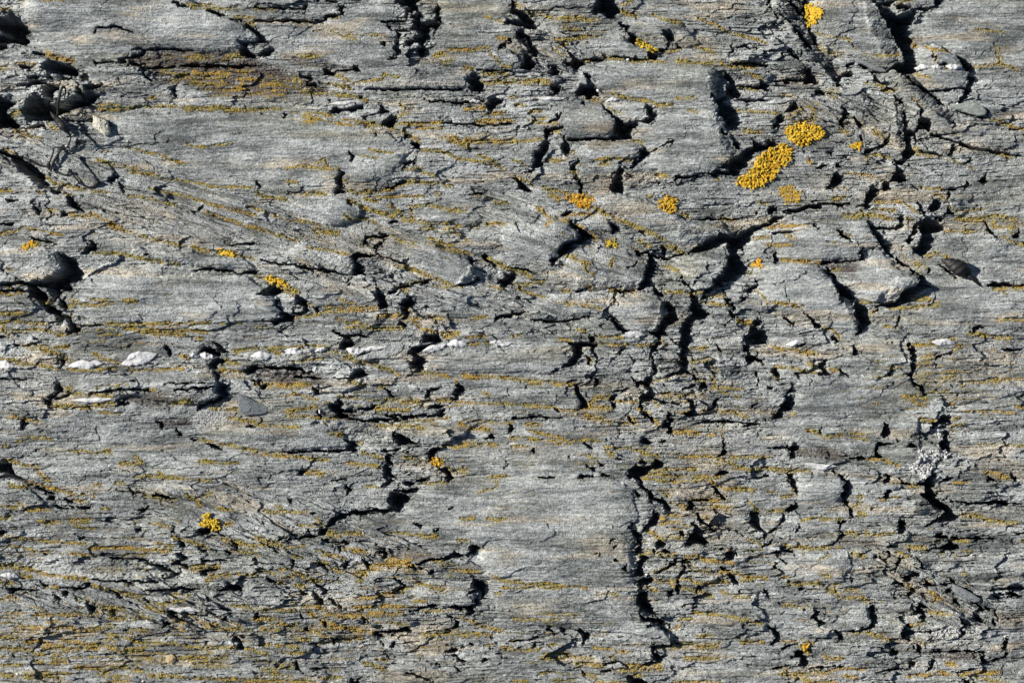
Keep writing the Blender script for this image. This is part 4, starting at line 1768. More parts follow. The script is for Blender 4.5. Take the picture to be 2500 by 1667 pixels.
STONES = [
(T('A0',868,1062,905,1080,960,1100,1000,1122,1012,1180,1026,1230,985,1262,930,1220,880,1180,862,1160,870,1110),14,'pale','pale buff angular pebble with a round black shadow, near the dried seaweed','pebble','stone'),
([(582,961),(600,966),(625,980),(650,989),(663,994),(655,1006),(645,1011),(600,1014),(584,1004)],9,'slate','dark slate-grey pointed chip lying below the brown ledge left of centre','slate_chip','stone'),
(T('A3',1520,1345,1545,1310,1580,1298,1612,1320,1610,1360,1590,1392,1540,1385),8,'tan','small tan rounded pebble near the bottom left','pebble','stone'),
(T('A3',588,1520,620,1508,660,1508,692,1528,660,1550,610,1545),5,'grey','tiny bluish-grey pebble at the bottom edge, left','pebble','stone'),
(T('D0',1640,988,1720,965,1810,948,1900,952,1965,985,1998,1030,1985,1062,1930,1072,1850,1055,1760,1020,1690,1010),7,'green','smooth oval grey-green flake tucked under the block with quartz beads','rock_flake','stone'),
(T('D3',1680,662,1700,655,1760,680,1850,730,1938,785,1925,812,1880,820,1800,790,1700,725),6,'flake','dark elongated splinter of slate in the lower right','rock_flake','stone'),
(T('D0',790,548,815,535,870,565,960,600,1060,640,1085,665,1040,670,960,650,870,600,800,575),6,'flake','narrow dark sliver wedged under the pitted slab at the upper right','rock_flake','stone'),
(T('A3',145,1470,170,1470,176,1488,155,1495),2.2,'white','white chip near the bottom left corner','quartz_chip','stone'),
(T('A3',1300,1540,1322,1538,1325,1552,1304,1556),2,'white','white chip on the bottom edge below the tan pebble','quartz_chip','stone'),
(T('B2',578,625,592,618,598,650,585,662),3,'white','upright white chip at the mouth of a small dark hollow, left of centre','quartz_chip','stone'),
(T('C0',1045,548,1070,542,1076,558,1052,566),3,'white','white chip in the shadow line under the tongue-shaped slab','quartz_chip','stone'),
(T('C0',770,825,795,820,800,850,778,845),3,'white','white chip at the foot of the black crack left of the big bare slab','quartz_chip','stone'),
(T('C3',1222,568,1245,560,1252,578,1230,588),3,'white','white chip in the lower black cleft beside the huge bare slab','quartz_chip','stone'),
(T('D0',1720,950,1738,948,1740,966,1722,968),2.4,'white','white chip under the tip of the quartz-beaded block','quartz_chip','stone'),
(T('B3',975,178,990,176,992,194,978,194),2.2,'white','white grain by the yellow lichen line below the left-hand step','quartz_chip','stone'),
(T('A2',1910,575,1930,565,1950,575,1945,592,1920,595),3,'slate','tiny blue-grey grain under the ragged black step left of centre','slate_chip','stone'),
(T('D0',2055,1130,2075,1120,2092,1135,2085,1155,2060,1155),3,'slate','tiny blue-grey grain on the pale slab at far upper right','slate_chip','stone'),
]
WEEDS = [
('dried_seaweed',
 [('A0',[(608,915,2,5),(622,840,8,8),(598,812,14,10),(575,890,18,13),(556,980,20,11),(546,1060,18,8),(545,1095,15,8)]),
  ('A0',[(640,1215,12,16),(668,1270,12,8),(655,1325,10,8),(620,1365,7,8),(560,1362,6,7),(512,1362,7,7),(500,1410,8,8),(470,1490,9,9)]),
  ('A0',[(620,1362,7,8),(575,1385,8,10),(530,1450,9,12),(490,1520,9,11),(470,1580,8,9)]),
  ('A0',[(250,1462,4,6),(320,1500,5,12),(380,1520,4,7),(445,1530,4,5)])],
 [('A0',[(478,1035,12,4),(505,1070,13,16),(545,1105,14,27),(580,1150,14,34),(615,1190,13,30),(642,1222,12,12)]),
  ('A0',[(462,1485,8,8),(455,1515,8,18),(462,1560,7,14)]),
  ('A0',[(248,1460,4,3),(275,1478,5,12),(300,1492,5,9)])],
 'blackened dried seaweed strands with bladders, curling over the rock at upper left'),
('dried_seaweed',
 [('A1',[(640,-10,3,6),(680,40,3,7),(735,110,3,8),(790,145,3,9),(840,155,2,9),(880,135,2,9)]),
  ('A1',[(500,-5,2,8),(540,20,2,9),(590,38,2,9),(635,30,2,9),(645,-15,3,6)])],
 [('A1',[(862,150,1,8),(885,125,2,22),(905,105,2,22),(915,95,2,8)])],
 'thin black seaweed thread ending in a small dark bulb, below the larger strands'),
('dried_seaweed',
 [('D1',[(1800,945,3,26),(1850,975,3,24),(1895,1010,3,16),(1930,1045,2,9),(1952,1060,2,4)])],
 [('D1',[(1592,815,2,6),(1640,835,3,34),(1700,868,4,62),(1765,905,4,70),(1820,935,3,44),(1850,965,3,20)])],
 'fat black seaweed bladder with a tapering stalk, lying in the groove at right'),
('dried_seaweed',
 [('A0',[(752,985,3,5),(758,1030,4,5),(765,1075,5,6),(735,1100,4,5),(700,1120,3,5),(668,1140,2,4)])],[],
 'fine black thread of seaweed right of the bladdered strands'),
]

TILTS = {9:(-.22,-.05,-.5),10:(-.16,-.12,-.35),13:(.10,-.10,.2),14:(.05,.12,-.1),15:(.10,.10,.3),16:(.02,-.16,.2),17:(.06,-.12,.2),12:(.0,.02,-.3),3:(.04,-.08,-.2),18:(.12,-.1,.4),19:(.05,-.06,.5),21:(.01,.02,-.1),24:(.0,-.05,-.3),25:(.08,-.15,.4)}  # slopes and tone; slabs tilted away from the sun are also coloured darker

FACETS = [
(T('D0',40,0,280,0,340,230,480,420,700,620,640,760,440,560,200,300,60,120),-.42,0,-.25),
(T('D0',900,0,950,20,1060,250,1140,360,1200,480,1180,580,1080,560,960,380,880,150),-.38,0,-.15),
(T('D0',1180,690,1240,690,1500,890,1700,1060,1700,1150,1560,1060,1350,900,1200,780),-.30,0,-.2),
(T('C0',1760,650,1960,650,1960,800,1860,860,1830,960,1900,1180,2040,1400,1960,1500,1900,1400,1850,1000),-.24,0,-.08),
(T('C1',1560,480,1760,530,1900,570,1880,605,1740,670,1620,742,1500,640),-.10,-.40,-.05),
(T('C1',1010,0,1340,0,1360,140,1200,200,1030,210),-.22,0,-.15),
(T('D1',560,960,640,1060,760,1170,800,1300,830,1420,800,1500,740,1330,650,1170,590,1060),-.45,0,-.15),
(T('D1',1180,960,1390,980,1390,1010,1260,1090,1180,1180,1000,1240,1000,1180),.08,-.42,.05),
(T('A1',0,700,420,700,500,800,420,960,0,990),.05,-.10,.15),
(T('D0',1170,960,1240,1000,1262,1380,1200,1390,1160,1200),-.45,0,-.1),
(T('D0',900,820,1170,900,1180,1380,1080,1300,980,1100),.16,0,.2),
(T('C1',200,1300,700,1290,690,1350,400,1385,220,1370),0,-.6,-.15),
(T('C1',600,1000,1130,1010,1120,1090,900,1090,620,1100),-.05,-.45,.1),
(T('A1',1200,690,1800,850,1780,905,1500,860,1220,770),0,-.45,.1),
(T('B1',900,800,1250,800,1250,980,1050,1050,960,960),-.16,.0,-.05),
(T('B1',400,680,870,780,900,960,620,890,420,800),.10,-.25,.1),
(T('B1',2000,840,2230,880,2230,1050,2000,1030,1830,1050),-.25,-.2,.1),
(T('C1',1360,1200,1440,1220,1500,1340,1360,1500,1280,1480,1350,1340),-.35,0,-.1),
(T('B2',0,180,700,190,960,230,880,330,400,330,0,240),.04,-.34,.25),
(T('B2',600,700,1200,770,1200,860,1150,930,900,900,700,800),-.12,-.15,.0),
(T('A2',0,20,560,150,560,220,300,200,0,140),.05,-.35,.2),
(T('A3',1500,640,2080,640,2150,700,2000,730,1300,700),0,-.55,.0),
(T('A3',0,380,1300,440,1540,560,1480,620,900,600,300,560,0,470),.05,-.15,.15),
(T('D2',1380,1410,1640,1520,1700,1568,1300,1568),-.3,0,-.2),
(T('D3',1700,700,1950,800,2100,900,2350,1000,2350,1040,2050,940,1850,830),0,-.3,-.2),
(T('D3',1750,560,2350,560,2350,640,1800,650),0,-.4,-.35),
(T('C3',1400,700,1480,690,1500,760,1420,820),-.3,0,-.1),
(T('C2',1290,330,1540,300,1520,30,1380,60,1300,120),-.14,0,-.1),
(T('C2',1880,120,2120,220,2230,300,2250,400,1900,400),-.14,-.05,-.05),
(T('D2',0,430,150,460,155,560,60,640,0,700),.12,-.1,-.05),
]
# ------------------------------------------------------------------ noise
_g = rng.random(4096)*2*np.pi
GX = np.cos(_g).astype(np.float32); GY = np.sin(_g).astype(np.float32); RV = rng.random(4096).astype(np.float32)
def hidx(ix, iy, s):
    return ((ix*73856093) ^ (iy*19349663) ^ np.int64(s*83492791)) & 4095
def perlin(x, y, s):
    x = np.asarray(x, np.float32); y = np.asarray(y, np.float32)
    fx = np.floor(x); fy = np.floor(y); ix = fx.astype(np.int64); iy = fy.astype(np.int64)
    dx = x-fx; dy = y-fy
    u = dx*dx*dx*(dx*(dx*6-15)+10); v = dy*dy*dy*(dy*(dy*6-15)+10)
    def c(i, j):
        h = hidx(ix+i, iy+j, s); return GX[h]*(dx-i)+GY[h]*(dy-j)
    a = c(0,0); b = c(1,0); a = a+(b-a)*u
    p = c(0,1); q = c(1,1); p = p+(q-p)*u
    return (a+(p-a)*v)*1.5
def fbm(x, y, s, o=4, g=0.5):
    r = 0; a = 1.0
    for i in range(o):
        r = r+a*perlin(x*2**i, y*2**i, s+i*17); a *= g
    return r
def sstep(e0, e1, x):
    t = np.clip((x-e0)/(e1-e0), 0, 1); return t*t*(3-2*t)
def rv(ix, iy, s): return RV[hidx(ix.astype(np.int64), iy.astype(np.int64), s)]
def gauss(x, y, cx, cy, rx, ry): return np.exp(-((x-cx)/rx)**2-((y-cy)/ry)**2)

# ------------------------------------------------------------------ grid: dense over the photographed face, coarser far out
def axis(a, b):
    d = np.arange(a, b+STEP*0.5, STEP)
    n = 62; g = np.cumsum(STEP*1.115**np.arange(1, n+1))
    g = g[g < 9000]
    return np.concatenate([(a-g)[::-1], d, b+g]), len(g), len(d)
xs, x0, nxd = axis(-66, 2566); ys, y0, nyd = axis(-66, 1733)
X, Y = np.meshgrid(xs.astype(np.float32), ys.astype(np.float32))
ny, nx = X.shape
far = np.maximum(np.maximum(-66-X, X-2566), np.maximum(-66-Y, Y-1733)); farw = 1-sstep(0, 400, far)
# direction of the foliation: dips to the right across the left and centre
V0 = Y+6*perlin(X/260, Y/120, 3)+2.5*perlin(X/70, Y/40, 4)
# lens-shaped packets whose foliation dips to the right, cut into the level foliation
bandw = np.zeros_like(X)
for cx, cy, rx, ry, sl_ in [(480,520,620,95,.33),(1000,640,420,100,.33),(1400,600,230,110,.36),(700,1290,330,110,.25),(300,1470,360,60,.10),(1380,130,170,60,.3),(2130,300,190,90,.42),(2300,1440,160,70,.5)]:
    dy_ = Y-cy-sl_*(X-cx); bandw = np.maximum(bandw, np.exp(-((X-cx)/rx)**4-(dy_/ry)**2))
bandw += .55*perlin((X+.3*Y)/240, (Y-.33*X)/26, 5)+.15*perlin(X/30, Y/14, 6)
V = np.where(bandw > .62, V0-.33*X*np.where(X < 1900, 1, 1.3), V0).astype(np.float32)
del bandw, V0
# roughness map
R = np.full_like(X, 0.42)
for cx, cy, rx, ry, a in [(150,240,150,110,.7),(1010,70,70,100,.6),(1300,120,110,120,.7),(1900,120,90,160,.6),(2100,330,180,170,.35),
    (130,730,110,90,.3),(420,1500,620,170,.45),(900,1440,320,140,.45),(1690,1370,150,110,.7),(2260,1450,220,170,.5),(1600,950,180,150,.5),
    (1950,900,120,60,.4),(1650,650,220,170,.3),(1050,1140,140,90,.4),(650,900,330,55,.35),(2300,1110,200,220,.25),(1000,760,120,90,.4),(1500,1520,300,90,.3),
    (1330,1180,230,140,-.40),(560,350,330,85,-.34),(2400,110,170,110,-.36),(320,60,260,70,-.34),(1560,250,150,110,-.30),(840,110,120,60,-.3),
    (2300,690,170,100,-.30),(1950,640,120,120,-.1),(420,700,200,60,-.18),(1150,900,150,60,-.2),(1200,1330,200,50,-.2),(500,1070,250,50,-.2),
    (1120,70,60,80,-.25),(330,1390,220,50,-.2),(2080,1000,140,90,-.2)]:
    R += a*gauss(X, Y, cx, cy, rx, ry)
R = np.clip(R, 0.05, 1.3)

# ------------------------------------------------------------------ masks from outlines
def voro(gx, gy, s):
    """nearest cell id hashes, distance to it and gap to the next one"""
    ix = np.floor(gx); iy = np.floor(gy)
    f1 = np.full(gx.shape, 9, np.float32); f2 = np.full(gx.shape, 9, np.float32); cxi = np.zeros(gx.shape, np.float32); cyi = np.zeros(gx.shape, np.float32); h1 = np.zeros(gx.shape, np.float32)
    for a in (-1, 0, 1):
        for b in (-1, 0, 1):
            jx = (ix+a).astype(np.int64); jy = (iy+b).astype(np.int64)
            qx = jx+.1+.8*RV[hidx(jx, jy, s)]; qy = jy+.1+.8*RV[hidx(jx, jy, s+1)]
            d = np.hypot(gx-qx, gy-qy).astype(np.float32); hh = RV[hidx(jx, jy, s+2)]
            n_ = d < f1
            f2 = np.where(n_, f1, np.minimum(f2, d)); cxi = np.where(n_, qx, cxi); cyi = np.where(n_, qy, cyi); h1 = np.where(n_, hh, h1); f1 = np.where(n_, d, f1)
    return cxi, cyi, h1, f2-f1
# broken edges: angular chips instead of smooth wobble
_a, _b, ch1, _g = voro((X+.5*Y)/17, Y/10, 761); _a, _b, ch2, _g = voro((X-.4*Y)/38, Y/19, 771)
del _a, _b, _g
WX = (X+2.0*perlin(X/17, Y/12, 91)+1.3*perlin(X/6.5, Y/4.5, 92)+8*(ch1-.5)+5*(ch2-.5)).astype(np.float32)
WY = (Y+1.8*perlin(X/19, Y/11, 93)+1.0*perlin(X/7, Y/4.5, 94)+5*((ch1*7) % 1-.5)).astype(np.float32)
SXx = (X+9*(ch2-.5)+5*(ch1-.5)+5*perlin(X/60, Y/30, 95)+2.2*perlin(X/11, Y/8, 96)).astype(np.float32)
SYy = (Y+7*((ch2*7) % 1-.5)+5*perlin(X/70, Y/28, 97)+1.8*perlin(X/12, Y/8, 98)).astype(np.float32)
def window(pts, pad):
    px = [p[0] for p in pts]; py = [p[1] for p in pts]
    i0 = max(np.searchsorted(xs, min(px)-pad), x0); i1 = min(np.searchsorted(xs, max(px)+pad), x0+nxd)
    j0 = max(np.searchsorted(ys, min(py)-pad), y0); j1 = min(np.searchsorted(ys, max(py)+pad), y0+nyd)
    return slice(j0, j1), slice(i0, i1)
def inside(pts, x, y):
    r = np.zeros(x.shape, bool); n = len(pts)
    for i in range(n):
        xa, ya = pts[i]; xb, yb = pts[(i+1) % n]
        if ya == yb: continue
        c = (ya > y) != (yb > y)
        r ^= c & (x < (xb-xa)*(y-ya)/(yb-ya)+xa)
    return r
def segfield(pts, x, y):
    """distance to a polyline and position along it (0-1)"""
    best = np.full(x.shape, 1e9, np.float32); tt = np.zeros(x.shape, np.float32)
    L = [0]
    for a, b in zip(pts, pts[1:]): L.append(L[-1]+math.hypot(b[0]-a[0], b[1]-a[1]))
    for i, (a, b) in enumerate(zip(pts, pts[1:])):
        vx, vy = b[0]-a[0], b[1]-a[1]; l2 = vx*vx+vy*vy+1e-9
        t = np.clip(((x-a[0])*vx+(y-a[1])*vy)/l2, 0, 1)
        d = np.hypot(x-a[0]-t*vx, y-a[1]-t*vy)
        b_ = d < best
        best = np.where(b_, d, best); tt = np.where(b_, (L[i]+t*(L[i+1]-L[i]))/max(L[-1], 1e-6), tt)
    return best, tt
def boxblur(a, r):
    if r < 1: return a
    for ax in (0, 1):
        p = [(0, 0), (0, 0)]; p[ax] = (r+1, r)
        c = np.cumsum(np.pad(a, p, mode='edge').astype(np.float64), axis=ax)
        n = a.shape[ax]
        a = ((c[2*r+1:2*r+1+n] - c[0:n]) if ax == 0 else (c[:, 2*r+1:2*r+1+n]-c[:, 0:n]))/(2*r+1)
    return a.astype(np.float32)
def blur(a, r): return boxblur(boxblur(a, r), r)

label = np.zeros(X.shape, np.int16)
for k, (nm, lab, cat, rz, pts) in enumerate(SLABS):
    pts = [(p[0]*1.063, p[1]*1.063) for p in pts]
    pts = [(x if x > 3 else -40, y) if x < 2495 else (2540, y) for x, y in pts]
    pts = [(x, y if y > 3 else -40) if y < 1662 else (x, 1706) for x, y in pts]
    SLABS[k] = (nm, lab, cat, rz, pts)
    s = window(pts, 30); label[s][inside(pts, SXx[s], SYy[s])] = k+1
# slab faces are worn smoother than the broken ground between them
R *= 1-.62*blur((label > 0).astype(np.float32), 6)
# ------------------------------------------------------------------ relief of the rock (in source units)
def scales(Lx, Ly, amp, s, jag):
    vb = V/Ly+0.5*perlin(X/(Lx*.9), V/(Ly*3), s)+0.10*perlin(X/(jag*1.3), V/(jag*.6), s+1)
    k = np.floor(vb); t = vb-k
    uu = X/Lx+rv(k, k*0, s+2)*7+0.20*perlin(X/(jag*3), V/jag, s+3)*60/Lx+0.12*perlin(X/jag, V/(jag*.45), s+5)*40/Lx
    uu = uu+(0.16+0.25*rv(k, k*0, s+6))*(2*t-1)**2*min(1, 2.2*Ly/Lx*2)+(rv(k, k*0, s+7)-.5)*t*0.5
    c = np.floor(uu); f = uu-c
    A = rv(k, c, s+4)**1.8
    edge = np.power(np.clip(4*t*(1-t), 0, 1), 0.30)
    return amp*A*np.power(f, 1.4)*(1-sstep(1-min(.25, 14/Lx+.03)*(.25+1.2*rv(k, c, s+8)), 1, f))*edge
platet = np.zeros_like(X)
def plates(Lx, Ly, off_, tilt_, s, jag, shear_, joint):
    gx = (X+shear_*V)/Lx+.16*perlin(X/jag, V/(jag*.6), s)+.05*perlin(X/(jag*.3), V/(jag*.2), s+1)
    gy = V/Ly+.16*perlin(X/jag, V/(jag*.6), s+3)+.06*perlin(X/(jag*.3), V/(jag*.2), s+4)
    cx_, cy_, hh, gap = voro(gx, gy, s+5)
    u1 = (hh*7.13) % 1; u2 = (hh*13.7) % 1; u3 = (hh*29.3) % 1
    z = off_*(u3-.5)+tilt_[0]*(u1-.30)*(gx-cx_)*Lx*.9+tilt_[1]*(u2-.5)*(gy-cy_)*Ly
    z = z-joint*np.exp(-(gap/.045)**2)*sstep(-.1, .5, perlin(X/(Lx*.7), V/(Ly*.8), s+9))
    platet[...] += (u1-.5)*(.14 if Lx > 100 else .09)
    return z.astype(np.float32)
h = 14*fbm(X/420, Y/170, 21, 4)
h += .75*plates(190, 62, 5, (.24, .5), 701, 40, .55, 3.5)*np.clip(R*1.3, .08, 1)
h += .6*plates(64, 21, 4, (.28, .5), 721, 18, .5, 3)*np.clip(R*1.3-.15, 0, 1.1)*sstep(-.35, .25, perlin(X/200, Y/110, 741))
h += scales(430, 74, 12, 31, 22)*(0.25+R)
h += scales(640, 120, 9, 36, 26)*(0.35+.8*R)
h += scales(190, 34, 12, 41, 13)*R*sstep(-.35, .25, perlin(X/260, V/120, 44))
h += scales(66, 12.5, 7.5, 51, 7)*R*sstep(-.3, .4, perlin(X/180, V/60, 54))
h += scales(240, 15, 5.5, 61, 9)*(.2+R)
folm = 0.5+0.8*sstep(-.4, .5, perlin(X/240, V/70, 71))
h += folm*(1.9*perlin(X/90, V/9, 72)*(.3+R)+1.2*perlin(X/36, V/5, 73)*(.3+R))
h += 0.42*perlin(X/5, Y/4, 74)+0.75*perlin(X/13, V/8, 75)*(0.5+R)+1.6*perlin(X/34, V/20, 76)*(.2+R)
# thin splits along the foliation
sp = perlin(X/75, V/5.2, 81)+0.35*perlin(X/14, V/4, 82)
h -= 7.0*sstep(.44, .62, sp)*np.clip(R*1.5-.05, 0, 1.3)
sp2 = perlin(X/26, V/7.5, 84)+0.5*perlin(X/8, Y/7, 85)
h -= 8*sstep(.70, .84, sp2)*np.clip(R*1.3-.2, 0, 1)
sp = perlin(X/190, V/4.2, 87)+.4*perlin(X/50, V/3.6, 88)+.15*perlin(X/9, Y/5, 89)
h -= 3.6*sstep(.50, .66, sp)*(.25+.9*np.clip(R, 0, 1))
h += .5*perlin(X/3.1, V/2.6, 90)*(.4+R)
del sp, sp2, folm

# slabs of the bedrock that stand apart between the clefts
slabt = platet*np.clip(R*1.4, .3, 1)
for k, (nm, lab, cat, rz, pts) in enumerate(SLABS):
    s = window(pts, 30); mk = label[s] == k+1
    if rz:
        tmp = np.zeros_like(X[s]); tmp[mk] = 1; xx = X[s]; lo, hi = min(p[0] for p in pts), max(p[0] for p in pts)
        b = 0.5*blur(tmp, 1)+0.2*blur(tmp, 6)+.3*np.clip(blur(tmp, 14)*2-1, 0, 1); rz = rz*2.3
        # tilt: the face rises towards its right edge
        r1, r2, r3 = random.uniform(-.10, .16), random.uniform(-.22, .22), random.uniform(-.5, .5)
        if k in TILTS: r1, r2, r3 = TILTS[k]
        cxx = (lo+hi)/2 if False else sum(p[0] for p in pts)/len(pts); cyy = sum(p[1] for p in pts)/len(pts)
        h[s] += b*np.clip(r1*(X[s]-cxx)*80/max(80, hi-lo)+r2*(Y[s]-cyy), -13, 17)
        slabt[s] += tmp*r3*.22
        h[s] += rz*b*(0.35+0.65*np.clip((xx-lo)/(hi-lo), 0, 1))
        h[s] += 11*blur(tmp, 17)*b
for pts, gx_, gy_, da in FACETS:      # broken faces turned from or towards the sun, that shading also painted into their tone
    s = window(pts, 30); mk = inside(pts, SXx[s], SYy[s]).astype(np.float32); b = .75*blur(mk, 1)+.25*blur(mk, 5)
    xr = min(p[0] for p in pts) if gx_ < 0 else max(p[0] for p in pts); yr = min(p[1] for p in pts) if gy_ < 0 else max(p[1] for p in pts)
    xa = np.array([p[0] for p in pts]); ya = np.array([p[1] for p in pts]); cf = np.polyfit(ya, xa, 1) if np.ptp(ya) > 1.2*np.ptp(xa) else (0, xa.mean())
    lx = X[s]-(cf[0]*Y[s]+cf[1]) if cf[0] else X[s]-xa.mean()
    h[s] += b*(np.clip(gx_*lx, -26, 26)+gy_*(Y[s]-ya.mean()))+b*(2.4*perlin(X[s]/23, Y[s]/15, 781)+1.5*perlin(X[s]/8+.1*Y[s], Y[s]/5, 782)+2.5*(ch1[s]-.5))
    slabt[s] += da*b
pit = np.zeros(X.shape, bool)
for k, w, pts in PITS:
    if k == 'P':
        s = window(pts, 14); pit[s] |= inside(pts, WX[s], WY[s])
    else:
        s = window(pts, 16+w); d, t = segfield(pts, WX[s], WY[s])
        ww = np.maximum(w*.62*(0.4+0.6*np.sin(np.pi*np.clip(t, 0.02, .98)))+0.5, 1.5)*(1+.55*perlin(X[s]/20, Y[s]/14, 99))
        pit[s] |= d < ww
# shallow worn hollows with a brown, gritty floor
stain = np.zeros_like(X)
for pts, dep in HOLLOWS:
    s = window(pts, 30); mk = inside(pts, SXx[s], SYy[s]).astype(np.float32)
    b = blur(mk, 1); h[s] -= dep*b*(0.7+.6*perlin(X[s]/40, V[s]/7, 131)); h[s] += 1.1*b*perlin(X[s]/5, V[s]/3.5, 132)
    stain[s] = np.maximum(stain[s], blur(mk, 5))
pit |= np.roll(pit, 1, 1) | np.roll(pit, 1, 0)
near = np.clip(blur(pit.astype(np.float32), 9)*3.2, 0, 1)*(.3+.7*np.clip(R*1.5, 0, 1))
gx = X/17+.35*Y/13+.35*perlin(X/14, Y/9, 751); gy = Y/11+.35*perlin(X/13, Y/10, 752)
_a, _b, hh, gap = voro(gx, gy, 753)
h += near*((hh-.55)*9+((hh*7) % 1-.4)*4*(gx-_a)+((hh*17) % 1-.5)*4*(gy-_b))
near2 = np.clip(blur(pit.astype(np.float32), 5)*3.5, 0, 1)
pit |= (gap < .10*near2) & (near2 > .35) & (perlin(X/22, Y/16, 755) > .22)
pit |= (hh < .035*np.clip(R*1.6-.3, 0, 1.3)) & (near2 > .45)
del _a, _b, hh, gap, gx, gy, near, near2
crev = np.zeros_like(X)
for k, w, pts in LICH:            # the lichen lines follow splits between the layers
    if k != 'L' or len(pts) < 2: continue
    s = window(pts, 22); d, t = segfield(pts, WX[s], WY[s]+1.5)
    crev[s] = np.maximum(crev[s], np.exp(-(d/(1.6+w*.16))**2)*sstep(-.5, .1, perlin(X[s]/30, Y[s]/14, 166))*np.clip(.45+w*.10, 0, 1.15))
h -= crev*(5.5+3*perlin(X/12, Y/8, 167))
h += 2.6*np.roll(blur(crev, 3), -5, 0)
del crev
hbase = h.copy()

# ---- depth of the clefts, measured along the sun's path so each lies in its own shade
D = np.zeros(X.shape, np.float32); er = pit.copy()
for i in range(26):
    D += er
    e = er.copy(); e[1:] &= er[:-1]; e[:-1] &= er[1:]; e[:, 1:] &= er[:, :-1]; e[:, :-1] &= er[:, 1:]
    if i % 2:
        e[1:, 1:] &= er[:-1, :-1]; e[:-1, :-1] &= er[1:, 1:]; e[1:, :-1] &= er[:-1, 1:]; e[:-1, 1:] &= er[1:, :-1]
    er = e
D *= STEP
dj, di = slice(y0, y0+nyd), slice(x0, x0+nxd)
slope = SHADOW[1]/SHADOW[0]
sh = np.round(np.arange(nxd)*slope).astype(int); pad = sh.max()+2
rows = np.arange(nyd+pad)[:, None]-pad+1+sh[None, :]
ok = (rows >= 0) & (rows < nyd); rc = np.clip(rows, 0, nyd-1); cols = np.broadcast_to(np.arange(nxd)[None, :], rows.shape)
def shear(a): r = a[dj, di][rc, cols]; r = np.where(ok, r, 0); return r
def unshear(q, out):
    o = np.zeros((nyd, nxd), q.dtype); o[rc[ok], cols[ok]] = q[ok]; out[dj, di] = o
q = shear(pit).astype(bool); q[:, 0] = False; q[:, -1] = False
dq = shear(D)
f = q.ravel(); edge_ = np.flatnonzero(np.diff(f.astype(np.int8))); st = edge_[0::2]+1; en = edge_[1::2]+1
ln = en-st; k_ = math.hypot(1, slope)*STEP
flat_d = dq.ravel(); mx = np.array(np.maximum.reduceat(flat_d, np.stack([st, en], 1).ravel())[0::2])
L_ = ln*k_; Le = np.minimum(L_, 10*mx+4)
tot = ln.sum(); off = np.repeat(st, ln); pos = np.arange(tot)-np.repeat(np.cumsum(ln)-ln, ln)
idx = off+pos
a_ = (pos+.5)*k_; r_ = np.repeat(Le/L_, ln); Lr = np.repeat(Le, ln); ae = a_*r_; be = Lr-ae
marg = np.minimum(0.5*Lr+5.0+2.6*flat_d[idx], be*4.5+4)
low = np.minimum(0.40*Lr*TAN-ae*TAN, 18)-marg-0.35*flat_d[idx]
low = np.maximum(low, -130)
PQ = np.zeros(f.shape, np.float32); PQ[idx] = low
Ls = np.zeros(f.shape, np.float32); Ls[np.maximum(st-1, 0)] = np.minimum(0.40*Le*TAN, 16)
Rs = np.zeros(f.shape, np.float32); Rs[np.minimum(en, f.size-1)] = np.minimum(0.40*Le*TAN, 14)
Ls = Ls.reshape(q.shape); Rs = Rs.reshape(q.shape)
dec = 0.055*STEP
for c in range(q.shape[1]-2, -1, -1):
    Ls[:, c] = np.maximum(Ls[:, c], np.where(q[:, c], 0, Ls[:, c+1]-dec-Ls[:, c+1]*0.012))
for c in range(1, q.shape[1]):
    Rs[:, c] = np.maximum(Rs[:, c], np.where(q[:, c], 0, Rs[:, c-1]-dec-Rs[:, c-1]*0.012))
pitz = np.zeros_like(X); RL = np.zeros_like(X); RR = np.zeros_like(X)
unshear(PQ.reshape(q.shape), pitz); unshear(Ls, RL); unshear(Rs, RR)
del PQ, Ls, Rs, q, dq, f
npit = 1-blur(pit.astype(np.float32), 2)+1e-3
RLb = blur(np.where(pit, 0, RL), 2)/npit; RRb = blur(np.where(pit, 0, RR), 2)/npit
RLb = np.minimum(RLb, 18); RRb = np.minimum(RRb, 16)
h = np.where(pit, hbase+pitz, hbase+RLb-RRb)
# rounded, crumbled rims
rim = blur(pit.astype(np.float32), 2)*(~pit)
h -= rim*(1.6+2.2*perlin(X/9, Y/7, 141))
h = h*farw+(1-farw)*(30*fbm(X/1500, Y/600, 151, 3)+8*fbm(X/300, V/60, 152, 2))
hskin = blur(np.where(pit, hbase, h), 3)      # where a thing lying over the clefts rests
def sampler(A):
    def f_(x, y):
        x = np.asarray(x, float); y = np.asarray(y, float)
        i = np.clip((x-xs[x0])/STEP+x0, x0, x0+nxd-2); j = np.clip((y-ys[y0])/STEP+y0, y0, y0+nyd-2)
        ii = i.astype(int); jj = j.astype(int); u = i-ii; v = j-jj
        return (A[jj, ii]*(1-u)+A[jj, ii+1]*u)*(1-v)+(A[jj+1, ii]*(1-u)+A[jj+1, ii+1]*u)*v
    return f_
HT = sampler(h); HS = sampler(hskin); PM = sampler(pit.astype(np.float32)); HM = sampler(np.where(pit, hskin, np.maximum(h, hskin)))

